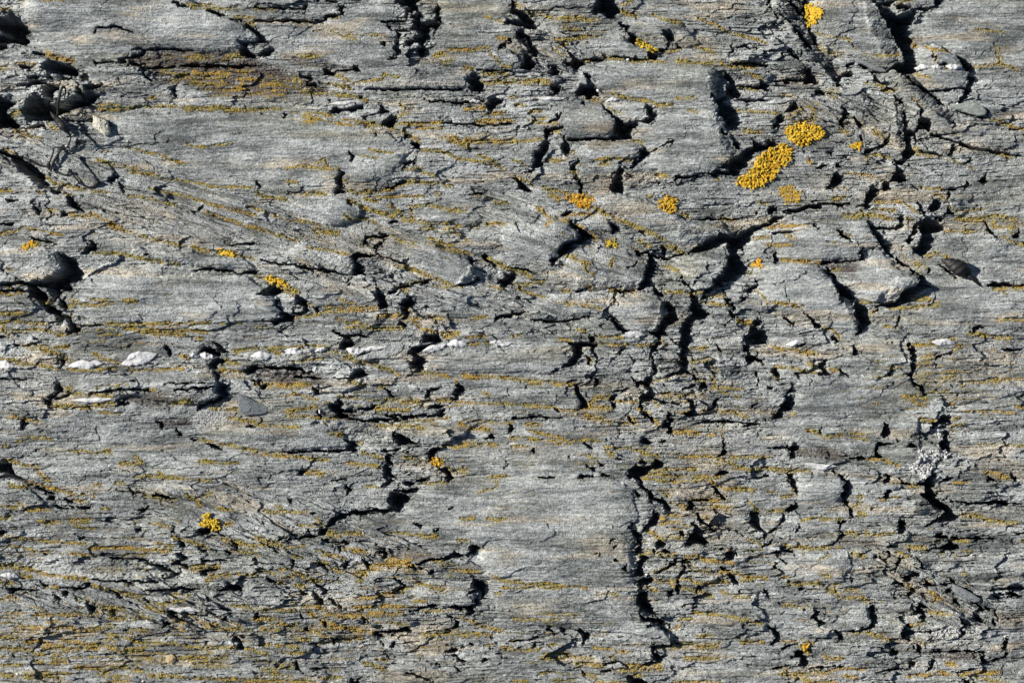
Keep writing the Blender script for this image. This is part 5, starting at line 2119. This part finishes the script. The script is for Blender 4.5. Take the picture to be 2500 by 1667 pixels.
# ------------------------------------------------------------------ lichen cover (a map, 0-1)
LD = np.zeros_like(X)
for k, w, pts in LICH:
    if len(pts) < 2: continue
    if k == 'L':
        s = window(pts, 26+w); d, t = segfield(pts, SXx[s]*.5+WX[s]*.5, SYy[s]*.5+WY[s]*.5)
        g = np.exp(-(d/(w*.62+0.9))**2)*(0.85+.6*perlin(X[s]/24, Y[s]/12, 161))*sstep(-.85, -.3, perlin(X[s]/34, V[s]/30, 162))
        LD[s] = np.maximum(LD[s], np.clip(g*1.15, 0, 1))
    else:
        s = window(pts, 30); mk = blur(inside(pts, SXx[s], SYy[s]).astype(np.float32), 3)
        g = mk*sstep(-.30, .45, perlin(X[s]/46, V[s]/8, 163)+.5*perlin(X[s]/12, Y[s]/9, 164))*.9
        LD[s] = np.maximum(LD[s], g)
# general streaks along the foliation
GA = np.zeros_like(X)
for cx, cy, rx, ry, a in [(250,1560,560,110,.95),(850,1560,400,100,.55),(200,800,260,60,.6),(900,990,420,40,.5),(1500,1120,520,110,.38),(300,1350,340,90,.5),
    (900,1400,300,110,.5),(1700,1000,200,100,.45),(2300,930,250,110,.55),(2350,560,150,70,.4),(1150,330,150,60,.4),(1900,560,160,50,.45),(1500,80,200,60,.4),
    (350,480,380,90,.35),(950,600,330,90,.35),(1400,1560,320,90,.4),(2100,1500,350,110,.4),(1750,1330,250,90,.5),(2250,1280,250,60,.35),(1450,620,200,90,.4),(700,230,200,60,.3)]:
    GA = np.maximum(GA, a*gauss(X, Y, cx, cy, rx, ry))
st_ = perlin(X/95, V/6.5, 171)+.45*perlin(X/26, V/5, 172)+.2*perlin(X/9, Y/7, 173)
LD = np.maximum(LD, sstep(.50, .90, st_+GA*.46)*np.clip(GA*1.6+.06, 0, 1)*.7)
LD *= farw
del st_, GA

# ------------------------------------------------------------------ colour of the rock: minerals, plus painted shading of facets and slabs
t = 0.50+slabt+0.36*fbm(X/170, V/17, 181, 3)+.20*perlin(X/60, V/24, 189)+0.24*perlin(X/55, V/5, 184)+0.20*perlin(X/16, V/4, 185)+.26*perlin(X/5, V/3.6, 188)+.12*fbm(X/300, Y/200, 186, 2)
for cx, cy, rx, ry, a in LIGHT: t += a*gauss(X, Y, cx, cy, rx, ry)
t += .26*fbm(X/190, (Y+.2*X)/75, 231, 3)
t = np.clip(.5+(t-.5)*1.02, 0, 1)[..., None]
dark = np.array([.105, .116, .114], np.float32); light = np.array([.47, .490, .484], np.float32)
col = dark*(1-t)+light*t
wm = sstep(.12, .75, fbm(X/230, V/38, 191, 3)+.25*perlin(X/60, V/7, 195)-.06)
for cx, cy, rx, ry, a in WARM: wm = np.maximum(wm, a*gauss(X, Y, cx, cy, rx, ry)*(.6+.8*perlin(X/90, V/12, 196)))
wm = np.clip(wm, 0, 1)[..., None]*.72
col = col*(1-wm)+wm*np.array([.43, .375, .285], np.float32)*(.55+.75*t)
gr = (sstep(.15, .8, fbm(X/260, Y/90, 201, 2))*.4)[..., None]
col = col*(1-gr)+gr*np.array([.235, .245, .205], np.float32)*(.6+.8*t)
# pale quartz-bearing bands
band = np.zeros_like(X)
for yb, xa, xb, wd, a in BANDS:
    band = np.maximum(band, a*np.exp(-((Y+5*perlin(X/60, Y*0, 205)-yb)/wd)**2)*sstep(xa, xa+60, X)*(1-sstep(xb-60, xb, X))*sstep(-.35, .3, perlin(X/70, V/6, 206)))
band = band[..., None]
col = col*(1-band)+band*np.array([.58, .55, .50], np.float32)
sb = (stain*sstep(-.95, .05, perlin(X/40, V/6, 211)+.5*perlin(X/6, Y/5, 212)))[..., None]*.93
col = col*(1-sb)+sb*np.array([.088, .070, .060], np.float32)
# dark streaks along the foliation, stronger on rough ground
bk = (sstep(.52, .8, perlin(X/60, V/6, 215)+.4*perlin(X/7, Y/5, 216))*np.clip(R-.15, 0, 1)*.6)[..., None]
col = col*(1-bk)+bk*np.array([.07, .068, .066], np.float32)
# thin ochre film under and round the granules
fm = np.clip(blur(LD, 3)*.85*sstep(-.5, .5, perlin(X/4.5, Y/4, 221)+.5*perlin(X/20, Y/12, 222)), 0, .6)[..., None]
col = col*(1-fm)+fm*np.array([.285, .22, .095], np.float32)
for a in ROSETTES:
    s = window(a[0], 20); rm = (blur(inside(a[0], SXx[s]*.3+WX[s]*.7, WY[s]).astype(np.float32), 1)*(.8 if a[2] > 140 else .45))[..., None]
    col[s] = col[s]*(1-rm)+rm*np.array([.36, .235, .035], np.float32)
col = np.clip(col, .01, .9)
del t, wm, gr, sb, bk, fm, band

# ------------------------------------------------------------------ helpers
def clean_mesh(name, co, quads, mat, colors=None, smooth=False, nv=4):
    me = bpy.data.meshes.new(name)
    co = np.asarray(co, np.float32); quads = np.asarray(quads, np.int32)
    me.vertices.add(len(co)); me.vertices.foreach_set('co', co.ravel())
    me.loops.add(quads.size); me.loops.foreach_set('vertex_index', quads.ravel())
    me.polygons.add(len(quads)); me.polygons.foreach_set('loop_start', np.arange(len(quads), dtype=np.int32)*nv)
    me.polygons.foreach_set('use_smooth', np.full(len(quads), smooth, bool))
    if colors is not None:
        at = me.color_attributes.new('mineral', 'FLOAT_COLOR', 'POINT')
        c4 = np.ones((len(co), 4), np.float32); c4[:, :3] = colors
        at.data.foreach_set('color', c4.ravel())
    me.update(calc_edges=True); me.materials.append(mat)
    return me
def link(name, me, parent=None, loc=None):
    o = bpy.data.objects.new(name, me); scene.collection.objects.link(o)
    if loc is not None: o.location = loc
    if parent is not None: o.parent = parent
    return o
def tag(o, lab, cat, group=None):
    o['label'] = lab; o['category'] = cat
    if group: o['group'] = group
def P3(x, y, z): return ((x-W/2)*S, (Hh/2-y)*S, z*S)

# ------------------------------------------------------------------ materials
def new_mat(n):
    m = bpy.data.materials.new(n); m.use_nodes = True
    nt = m.node_tree; b = nt.nodes['Principled BSDF']; return m, nt, b
def rock_material(name, attr=True, color=(.3, .3, .3), rough=.82, bump=.9, contrast=.8, spec=.35, stretch=1.0):
    m, nt, b = new_mat(name); N = nt.nodes.new; Lk = nt.links.new
    b.inputs['Roughness'].default_value = rough; b.inputs['Specular IOR Level'].default_value = spec
    g = N('ShaderNodeNewGeometry')
    mp = N('ShaderNodeMapping'); mp.inputs['Scale'].default_value = (1, 2.1*stretch, 1)
    Lk(g.outputs['Position'], mp.inputs[0])
    n1 = N('ShaderNodeTexNoise'); n1.inputs['Scale'].default_value = 170; n1.inputs['Detail'].default_value = 5; n1.inputs['Roughness'].default_value = .65
    n2 = N('ShaderNodeTexNoise'); n2.inputs['Scale'].default_value = 850; n2.inputs['Detail'].default_value = 3
    Lk(mp.outputs[0], n1.inputs[0]); Lk(g.outputs['Position'], n2.inputs[0])
    mp2 = N('ShaderNodeMapping'); mp2.inputs['Scale'].default_value = (.28, 1, .5); Lk(g.outputs['Position'], mp2.inputs[0])
    n3 = N('ShaderNodeTexNoise'); n3.inputs['Scale'].default_value = 520; n3.inputs['Detail'].default_value = 4; n3.inputs['Roughness'].default_value = .6
    Lk(mp2.outputs[0], n3.inputs[0])
    ad = N('ShaderNodeMath'); ad.operation = 'ADD'; Lk(n1.outputs[0], ad.inputs[0]); Lk(n2.outputs[0], ad.inputs[1])
    ad2 = N('ShaderNodeMath'); ad2.operation = 'ADD'; Lk(ad.outputs[0], ad2.inputs[0]); Lk(n3.outputs[0], ad2.inputs[1])
    mr = N('ShaderNodeMapRange'); mr.inputs[1].default_value = 1.0; mr.inputs[2].default_value = 2.0
    mr.inputs[3].default_value = 1-contrast; mr.inputs[4].default_value = 1+contrast; mr.clamp = True
    Lk(ad2.outputs[0], mr.inputs[0])
    vm = N('ShaderNodeVectorMath'); vm.operation = 'SCALE'
    if attr:
        at = N('ShaderNodeVertexColor'); at.layer_name = 'mineral'; Lk(at.outputs[0], vm.inputs[0])
    else: vm.inputs[0].default_value = color
    Lk(mr.outputs[0], vm.inputs['Scale']); Lk(vm.outputs[0], b.inputs['Base Color'])
    bp = N('ShaderNodeBump'); bp.inputs['Strength'].default_value = bump; bp.inputs['Distance'].default_value = .0021
    Lk(ad2.outputs[0], bp.inputs['Height']); Lk(bp.outputs[0], b.inputs['Normal'])
    return m
M_rock = rock_material('schist_rock')
M_quartz = rock_material('white_quartz', False, (.54, .54, .54), .55, .35, .16, .45)
M_stone = {k: rock_material(k+'_stone', False, c, .8, .5, .35) for k, c in
    dict(pale=(.50, .48, .40), slate=(.125, .14, .15), tan=(.42, .33, .18), grey=(.27, .28, .29), green=(.25, .27, .25), flake=(.19, .20, .21), white=(.8, .78, .74)).items()}
def granule_material(name, rough=.85):
    m, nt, b = new_mat(name); at = nt.nodes.new('ShaderNodeVertexColor'); at.layer_name = 'mineral'
    no = nt.nodes.new('ShaderNodeTexNoise'); no.inputs['Scale'].default_value = 900
    mr = nt.nodes.new('ShaderNodeMapRange'); mr.inputs[3].default_value = .7; mr.inputs[4].default_value = 1.3
    g = nt.nodes.new('ShaderNodeNewGeometry'); nt.links.new(g.outputs['Position'], no.inputs[0]); nt.links.new(no.outputs[0], mr.inputs[0])
    vm = nt.nodes.new('ShaderNodeVectorMath'); vm.operation = 'SCALE'
    nt.links.new(at.outputs[0], vm.inputs[0]); nt.links.new(mr.outputs[0], vm.inputs['Scale'])
    nt.links.new(vm.outputs[0], b.inputs['Base Color']); b.inputs['Roughness'].default_value = rough
    b.inputs['Specular IOR Level'].default_value = .2
    return m
M_lich = granule_material('lichen_granules'); M_crust = granule_material('pale_crust_granules')
M_weed, nt_, b_ = new_mat('dried_seaweed'); b_.inputs['Roughness'].default_value = .55; b_.inputs['Specular IOR Level'].default_value = .3
n_ = nt_.nodes.new('ShaderNodeTexNoise'); n_.inputs['Scale'].default_value = 260; n_.inputs['Detail'].default_value = 4
cr_ = nt_.nodes.new('ShaderNodeValToRGB'); cr_.color_ramp.elements[0].color = (.010, .009, .009, 1); cr_.color_ramp.elements[1].color = (.020, .018, .018, 1)
cr_.color_ramp.elements[0].position = .35; cr_.color_ramp.elements[1].position = .7
g_ = nt_.nodes.new('ShaderNodeNewGeometry'); nt_.links.new(g_.outputs['Position'], n_.inputs[0]); nt_.links.new(n_.outputs[0], cr_.inputs[0]); nt_.links.new(cr_.outputs[0], b_.inputs['Base Color'])
bp_ = nt_.nodes.new('ShaderNodeBump'); bp_.inputs['Strength'].default_value = .6; bp_.inputs['Distance'].default_value = .001
nt_.links.new(n_.outputs[0], bp_.inputs['Height']); nt_.links.new(bp_.outputs[0], b_.inputs['Normal'])

# ------------------------------------------------------------------ the bedrock and its slabs
CO = np.stack([(X-W/2)*S, (Hh/2-Y)*S, h*S], -1).reshape(-1, 3).astype(np.float32)
COL = col.reshape(-1, 3)
vi = np.arange(nx*ny, dtype=np.int32).reshape(ny, nx)
Q = np.stack([vi[:-1, :-1], vi[1:, :-1], vi[1:, 1:], vi[:-1, 1:]], -1)
flab = label[:-1, :-1].copy(); flab[pit[:-1, :-1]] = 0
def sub(mask):
    q = Q[mask]; used, inv = np.unique(q.ravel(), return_inverse=True)
    return used, inv.reshape(-1, 4).astype(np.int32)
used, qq = sub(flab == 0)
o = link('rock_outcrop', clean_mesh('rock_outcrop', CO[used], qq, M_rock, COL[used]))
o['kind'] = 'structure'
for k, (nm, lab, cat, rz, pts) in enumerate(SLABS):
    mk = flab == k+1
    if mk.sum() < 30: continue
    used, qq = sub(mk)
    co = CO[used]; cc = COL[used]
    # closed body: side walls going down into the rock
    e = np.concatenate([qq[:, [i, (i+1) % 4]] for i in range(4)])
    key = np.minimum(e[:, 0], e[:, 1]).astype(np.int64)*len(used)+np.maximum(e[:, 0], e[:, 1])
    _, ii, cnt = np.unique(key, return_index=True, return_counts=True)
    be_ = e[ii[cnt == 1]]; bv, binv = np.unique(be_.ravel(), return_inverse=True); binv = binv.reshape(-1, 2)
    lowv = co[bv].copy(); lowv[:, 2] -= 50*S
    n0 = len(co); co = np.concatenate([co, lowv]); cc = np.concatenate([cc, cc[bv]])
    wq = np.stack([be_[:, 1], be_[:, 0], n0+binv[:, 0], n0+binv[:, 1]], 1).astype(np.int32)
    c0 = co[:n0].mean(0); loc = Vector((float(c0[0]), float(c0[1]), float(c0[2])))
    o = link(nm, clean_mesh(nm, co-c0, np.concatenate([qq, wq]), M_rock, cc), loc=loc)
    tag(o, lab, cat, 'slabs of grey schist between the clefts')
del Q, CO, COL

# ------------------------------------------------------------------ granular lichen
def ico(sub_):
    import bmesh
    bm = bmesh.new(); bmesh.ops.create_icosphere(bm, subdivisions=sub_, radius=1.0)
    v = np.array([list(a.co) for a in bm.verts], np.float32); f = np.array([[a.index for a in p.verts] for p in bm.faces], np.int32); bm.free()
    return v, f
ICO1 = ico(1); ICO2 = ico(2)
def granules(px, py, pz, r, cols, shape=ICO1, jit=.22, flat=.75, ang=None, el=None):
    v, f = shape; n = len(px)
    P = np.repeat(v[None], n, 0)*(1+jit*(rng.random((n, len(v), 1))-.5)*2)
    P = P*r[:, None, None]; P[..., 2] *= flat
    if el is not None: P[..., 0] *= el[:, None]
    if ang is None: ang = rng.random(n)*6.28
    c, s = np.cos(ang)[:, None], np.sin(ang)[:, None]
    xx = P[..., 0]*c-P[..., 1]*s; yy = P[..., 0]*s+P[..., 1]*c; P[..., 0] = xx; P[..., 1] = yy
    P[..., 0] += px[:, None]; P[..., 1] += py[:, None]; P[..., 2] += pz[:, None]
    co = np.stack([(P[..., 0]-W/2)*S, (Hh/2-P[..., 1])*S, P[..., 2]*S], -1).reshape(-1, 3)
    fc = (f[None]+(np.arange(n)*len(v))[:, None, None]).reshape(-1, 3)[:, ::-1]
    return co, fc, np.repeat(cols, len(v), 0)
def lichen_cols(n, orange=.35, olive=.25):
    a = np.array([.43, .305, .045]); b = np.array([.50, .235, .025]); c = np.array([.20, .18, .05]); d = np.array([.42, .35, .15])
    u = rng.random(n); o_ = np.where((u < orange)[:, None], b, np.where((u < orange+olive)[:, None], c, np.where((u > .9)[:, None], d, a)))
    return (o_*(0.7+.55*rng.random((n, 1)))).astype(np.float32)
N_ = 2700000
px = rng.random(N_)*(2566+60)-60; py = rng.random(N_)*(1733+60)-60
ld = sampler(LD)(px, py)
keep = (rng.random(N_) < ld**1.2*.8)
px, py, ld = px[keep], py[keep], ld[keep]
pmk = PM(px, py); keep = (pmk < .35) | (rng.random(len(px)) < .10)
px, py, ld = px[keep], py[keep], ld[keep]
rr = (0.65+1.15*rng.random(len(px))**1.6)*(.75+.45*ld)
# patches lean to orange or to yellow-olive
tone = fbm(px/260, py/120, 301, 2); oran = sstep(-.05, .6, tone)
cl = lichen_cols(len(px), .10, .45)*np.array([.88, .94, 1.25], np.float32)
am = (rng.random(len(px)) < .55)[:, None]*oran[:, None]
cl = (cl*(1-am*.7)+am*.7*np.array([.46, .26, .04])*(.8+.4*rng.random((len(px), 1)))).astype(np.float32)
co, fc, cc = granules(px, py, HT(px, py)+rr*.25, rr, cl)
o = link('crustose_lichen', clean_mesh('crustose_lichen', co, fc, M_lich, cc, nv=3)); o['kind'] = 'stuff'
tag(o, 'yellow and ochre granular lichen growing in the splits of the grey rock', 'lichen')


def rosette(pts, lab, n, rad, lift, orange, group='bright lichen rosettes', olive=.03, hollow=0.0, name='lichen_rosette'):
    n = int(n*4.2); rad *= .46
    xa = [p[0] for p in pts]; ya = [p[1] for p in pts]; cx, cy = np.mean(xa), np.mean(ya)
    sx = max(xa)-min(xa); sy = max(ya)-min(ya)
    qx = rng.uniform(min(xa)-6, max(xa)+6, n*8); qy = rng.uniform(min(ya)-6, max(ya)+6, n*8)
    wx_ = qx+9*perlin(qx/13, qy/13, 401)+7*perlin(qx/5, qy/5, 403); wy_ = qy+9*perlin(qx/12, qy/12, 402)+6*perlin(qx/5, qy/5, 404)
    k = inside(pts, wx_, wy_)
    if hollow: k &= ~((perlin(qx/11, qy/9, 405) > .25) & (rng.random(len(qx)) < hollow))
    lobes = .45-1.5*np.abs(perlin(qx/10, qy/10, 406)+.35*perlin(qx/4, qy/4, 407))
    k &= rng.random(len(qx)) < .10+1.1*sstep(-.35, .1, lobes)
    qx, qy, lobes = qx[k][:n], qy[k][:n], lobes[k][:n]
    r = rad*(.6+.7*rng.random(len(qx)))
    ang = np.arctan2(qy-cy, qx-cx)+.8*(rng.random(len(qx))-.5)
    z = HM(qx, qy)+lift*(.15+.75*sstep(-.4, .45, lobes))*(.75+.4*rng.random(len(qx)))
    c = (lichen_cols(len(qx), orange, olive)*(1+.35*perlin(qx/5, qy/5, 431))[:, None])*np.array([1.42, 1.36, .75], np.float32)
    co, fc, cc = granules(qx, qy, z, r, c.astype(np.float32), ICO2 if n < 900 else ICO1, .5, .5, ang, 1.3+1.2*rng.random(len(qx)))
    c0 = co.mean(0)
    o = link(name, clean_mesh(name, co-c0, fc, M_lich, cc, nv=3), loc=Vector([float(a) for a in c0])); tag(o, lab, 'lichen', group)
for args in ROSETTES: rosette(*args)

# grey-white crust of knobbly lichen in the cleft at right
for lab, pts, n, rad, lift in CRUSTS:
    xa = [p[0] for p in pts]; ya = [p[1] for p in pts]
    qx = rng.uniform(min(xa), max(xa), n*6); qy = rng.uniform(min(ya), max(ya), n*6)
    k = inside(pts, qx+4*perlin(qx/9, qy/9, 411), qy+4*perlin(qx/9, qy/9, 412)); qx, qy = qx[k][:n], qy[k][:n]
    r = rad*(.45+1.0*rng.random(len(qx))**2)
    z = HM(qx, qy)-.6+lift*rng.random(len(qx))
    c = np.array([.50, .50, .49])*(.65+.5*rng.random((len(qx), 1)))
    co, fc, cc = granules(qx, qy, z, r, c.astype(np.float32), ICO2, .3, .8)
    c0 = co.mean(0)
    o = link('knobbly_lichen', clean_mesh('knobbly_lichen', co-c0, fc, M_crust, cc, nv=3, smooth=False), loc=Vector([float(a) for a in c0]))
    tag(o, lab, 'lichen', 'grey-white crusty lichens')

# ------------------------------------------------------------------ quartz lenses
def lens(cx, cy, L, Wd, deg, lab, cat='quartz', name='quartz_lens', thick=5, group='white quartz lenses in the rock', skew=0, pw=.8):
    thick = 4.6
    nu, nv_ = 40, 22; ca, sa = math.cos(math.radians(deg)), math.sin(math.radians(deg))
    sd = rng.random()*90; vs = []; 
    for i in range(nu+1):
        t = i/nu
        r = (math.sin(math.pi*t)+1e-4)**pw
        for j in range(nv_):
            a = 2*math.pi*j/nv_
            n = float(perlin(np.array([t*5+sd]), np.array([j/nv_*4.0]), 501)[0]) if 0 < i < nu else 0
            n2 = float(perlin(np.array([t*14+sd]), np.array([math.cos(a)*2.5]), 502)[0])
            rr = r*(1+.34*n+.07*n2)
            x = (t-.5)*L; y = math.cos(a)*rr*Wd/2+skew*math.sin(math.pi*t*2)*Wd*.15+3*float(perlin(np.array([t*3+sd]), np.array([.5]), 503)[0]); z = math.sin(a)*rr*thick
            vs.append((cx+x*ca-y*sa, cy+x*sa+y*ca, z))
    vs = np.array(vs); base = HM(vs[:, 0], vs[:, 1])
    zc = np.percentile(base, 75)*.45+base*.55
    co = np.stack([(vs[:, 0]-W/2)*S, (Hh/2-vs[:, 1])*S, (vs[:, 2]+zc+.6)*S], -1)
    f = [(i*nv_+j, (i+1)*nv_+j, (i+1)*nv_+(j+1) % nv_, i*nv_+(j+1) % nv_) for i in range(nu) for j in range(nv_)]
    c0 = co.mean(0)
    o = link(name, clean_mesh(name, co-c0, f, M_quartz, None), loc=Vector([float(a) for a in c0])); tag(o, lab, cat, group)
for a in LENSES: lens(*a)

# ------------------------------------------------------------------ loose stones: an outline with a rough, tilted top and broken sides
def stone(pts, hgt, mat, lab, name='loose_stone', cat='stone', group='loose stones lying on the rock', dome=.25, tilt=(0, 0)):
    n = len(pts); P = []
    for i in range(n):
        a, b = pts[i], pts[(i+1) % n]
        m_ = max(2, int(math.hypot(b[0]-a[0], b[1]-a[1])/2.2))
        for k in range(m_): P.append((a[0]+(b[0]-a[0])*k/m_, a[1]+(b[1]-a[1])*k/m_))
    P = np.array(P)
    for _ in range(1): P = (np.roll(P, 1, 0)+2*P+np.roll(P, -1, 0))/4
    c = P.mean(0); n = len(P); rings = []
    z0 = float(np.percentile(HM(P[:, 0], P[:, 1]), 60))
    prof = [(1.0, -.5), (1.03, .15), (1.01, .55), (.95, .82), (.87, .93), (.7, 1.0), (.5, 1.0+dome*.5), (.3, 1.0+dome*.7), (.12, 1+dome*.8)]
    for q, (s_, z_) in enumerate(prof):
        R_ = c+(P-c)*s_
        ns = perlin(R_[:, 0]/5, R_[:, 1]/5, 601+q)*hgt*.10+perlin(R_[:, 0]/14, R_[:, 1]/9, 650)*hgt*.12
        zz = z0+hgt*z_+(ns if z_ > .1 else 0)+(tilt[0]*(R_[:, 0]-c[0])+tilt[1]*(R_[:, 1]-c[1]))*(z_ > 0)
        rings.append(np.stack([R_[:, 0], R_[:, 1], zz], 1))
    V_ = np.concatenate(rings+[np.array([[c[0], c[1], rings[-1][:, 2].mean()]])])
    co = np.stack([(V_[:, 0]-W/2)*S, (Hh/2-V_[:, 1])*S, V_[:, 2]*S], -1)
    tr = []
    for q in range(len(prof)-1):
        for i in range(n):
            j = (i+1) % n; a, b, d, e = q*n+i, q*n+j, (q+1)*n+j, (q+1)*n+i
            tr += [(a, d, b), (a, e, d)]
    top = len(V_)-1; q = len(prof)-1
    for i in range(n): tr.append((q*n+i, top, q*n+(i+1) % n))
    c0 = co.mean(0)
    area = 0.5*np.sum(P[:, 0]*np.roll(P[:, 1], -1)-np.roll(P[:, 0], -1)*P[:, 1])
    f = np.array(tr, np.int32)
    if area < 0: f = f[:, ::-1]
    o = link(name, clean_mesh(name, co-c0, f, mat, None, nv=3), loc=Vector([float(a) for a in c0])); tag(o, lab, cat, group)
for a in STONES: stone(a[0], a[1], M_stone[a[2]], *a[3:])

# ------------------------------------------------------------------ dried seaweed
def tube(path, n=14, sub_=10, flat=.8):
    """path: (x, y, height above rock, radius)"""
    p = np.array(path, float); pts = []
    for i in range(len(p)-1):
        p0, p1, p2, p3 = p[max(i-1, 0)], p[i], p[i+1], p[min(i+2, len(p)-1)]
        for k in range(sub_):
            t = k/sub_; pts.append(.5*((2*p1)+(-p0+p2)*t+(2*p0-5*p1+4*p2-p3)*t*t+(-p0+3*p1-3*p2+p3)*t**3))
    pts.append(p[-1]); pts = np.array(pts); pts[:, 3] = np.maximum(pts[:, 3], .45)
    base = HS(pts[:, 0], pts[:, 1]); kx = np.ones(9)/9
    base = np.convolve(np.pad(base, 4, mode='edge'), kx, 'valid')
    C3 = np.stack([pts[:, 0], pts[:, 1], base+pts[:, 2]+pts[:, 3]*flat], 1)
    tg = np.gradient(C3, axis=0); tg /= np.linalg.norm(tg, axis=1)[:, None]+1e-9
    up = np.array([0, 0, 1.]); sd = np.cross(tg, up); sd /= np.linalg.norm(sd, axis=1)[:, None]+1e-9; u2 = np.cross(sd, tg)
    vs = []
    for i in range(len(pts)):
        for j in range(n):
            a = 2*math.pi*j/n; wr = 1+.16*math.sin(i*1.3+j*2.1)*math.cos(i*.37+j)
            vs.append(C3[i]+pts[i, 3]*wr*(sd[i]*math.cos(a)+u2[i]*math.sin(a)*flat))
    vs = np.array(vs); m_ = len(pts)
    f = [(i*n+j, i*n+(j+1) % n, (i+1)*n+(j+1) % n, (i+1)*n+j) for i in range(m_-1) for j in range(n)]
    co = np.stack([(vs[:, 0]-W/2)*S, (Hh/2-vs[:, 1])*S, vs[:, 2]*S], -1)
    return co, np.array(f, np.int32)[:, ::-1]
def weed(name, stems, bladders, lab, bl_lab=None):
    tb = [tube(st) for st in stems]; c0 = np.concatenate([c for c, f in tb]).mean(0)
    o = bpy.data.objects.new(name, None); scene.collection.objects.link(o); o.location = [float(a) for a in c0]; o.empty_display_size = .01
    tag(o, lab, 'seaweed')
    for co, f in tb:
        link('strand', clean_mesh('strand', co-c0, f, M_weed, None, smooth=True), parent=o)
    for b in bladders:
        cb, f = tube(b, 16, 10, .7)
        link('air_bladder', clean_mesh('air_bladder', cb-c0, f, M_weed, None, smooth=True), parent=o)
def tw(tile, pts): 
    ox, oy = TILE[tile[0]], ROW[tile[1]]
    return [(x/3.76+ox, y/3.76+oy, z, r/3.76) for x, y, z, r in pts]
for nm, stems, bl, lab in WEEDS: weed(nm, [tw(*s_) for s_ in stems], [tw(*s_) for s_ in bl], lab)
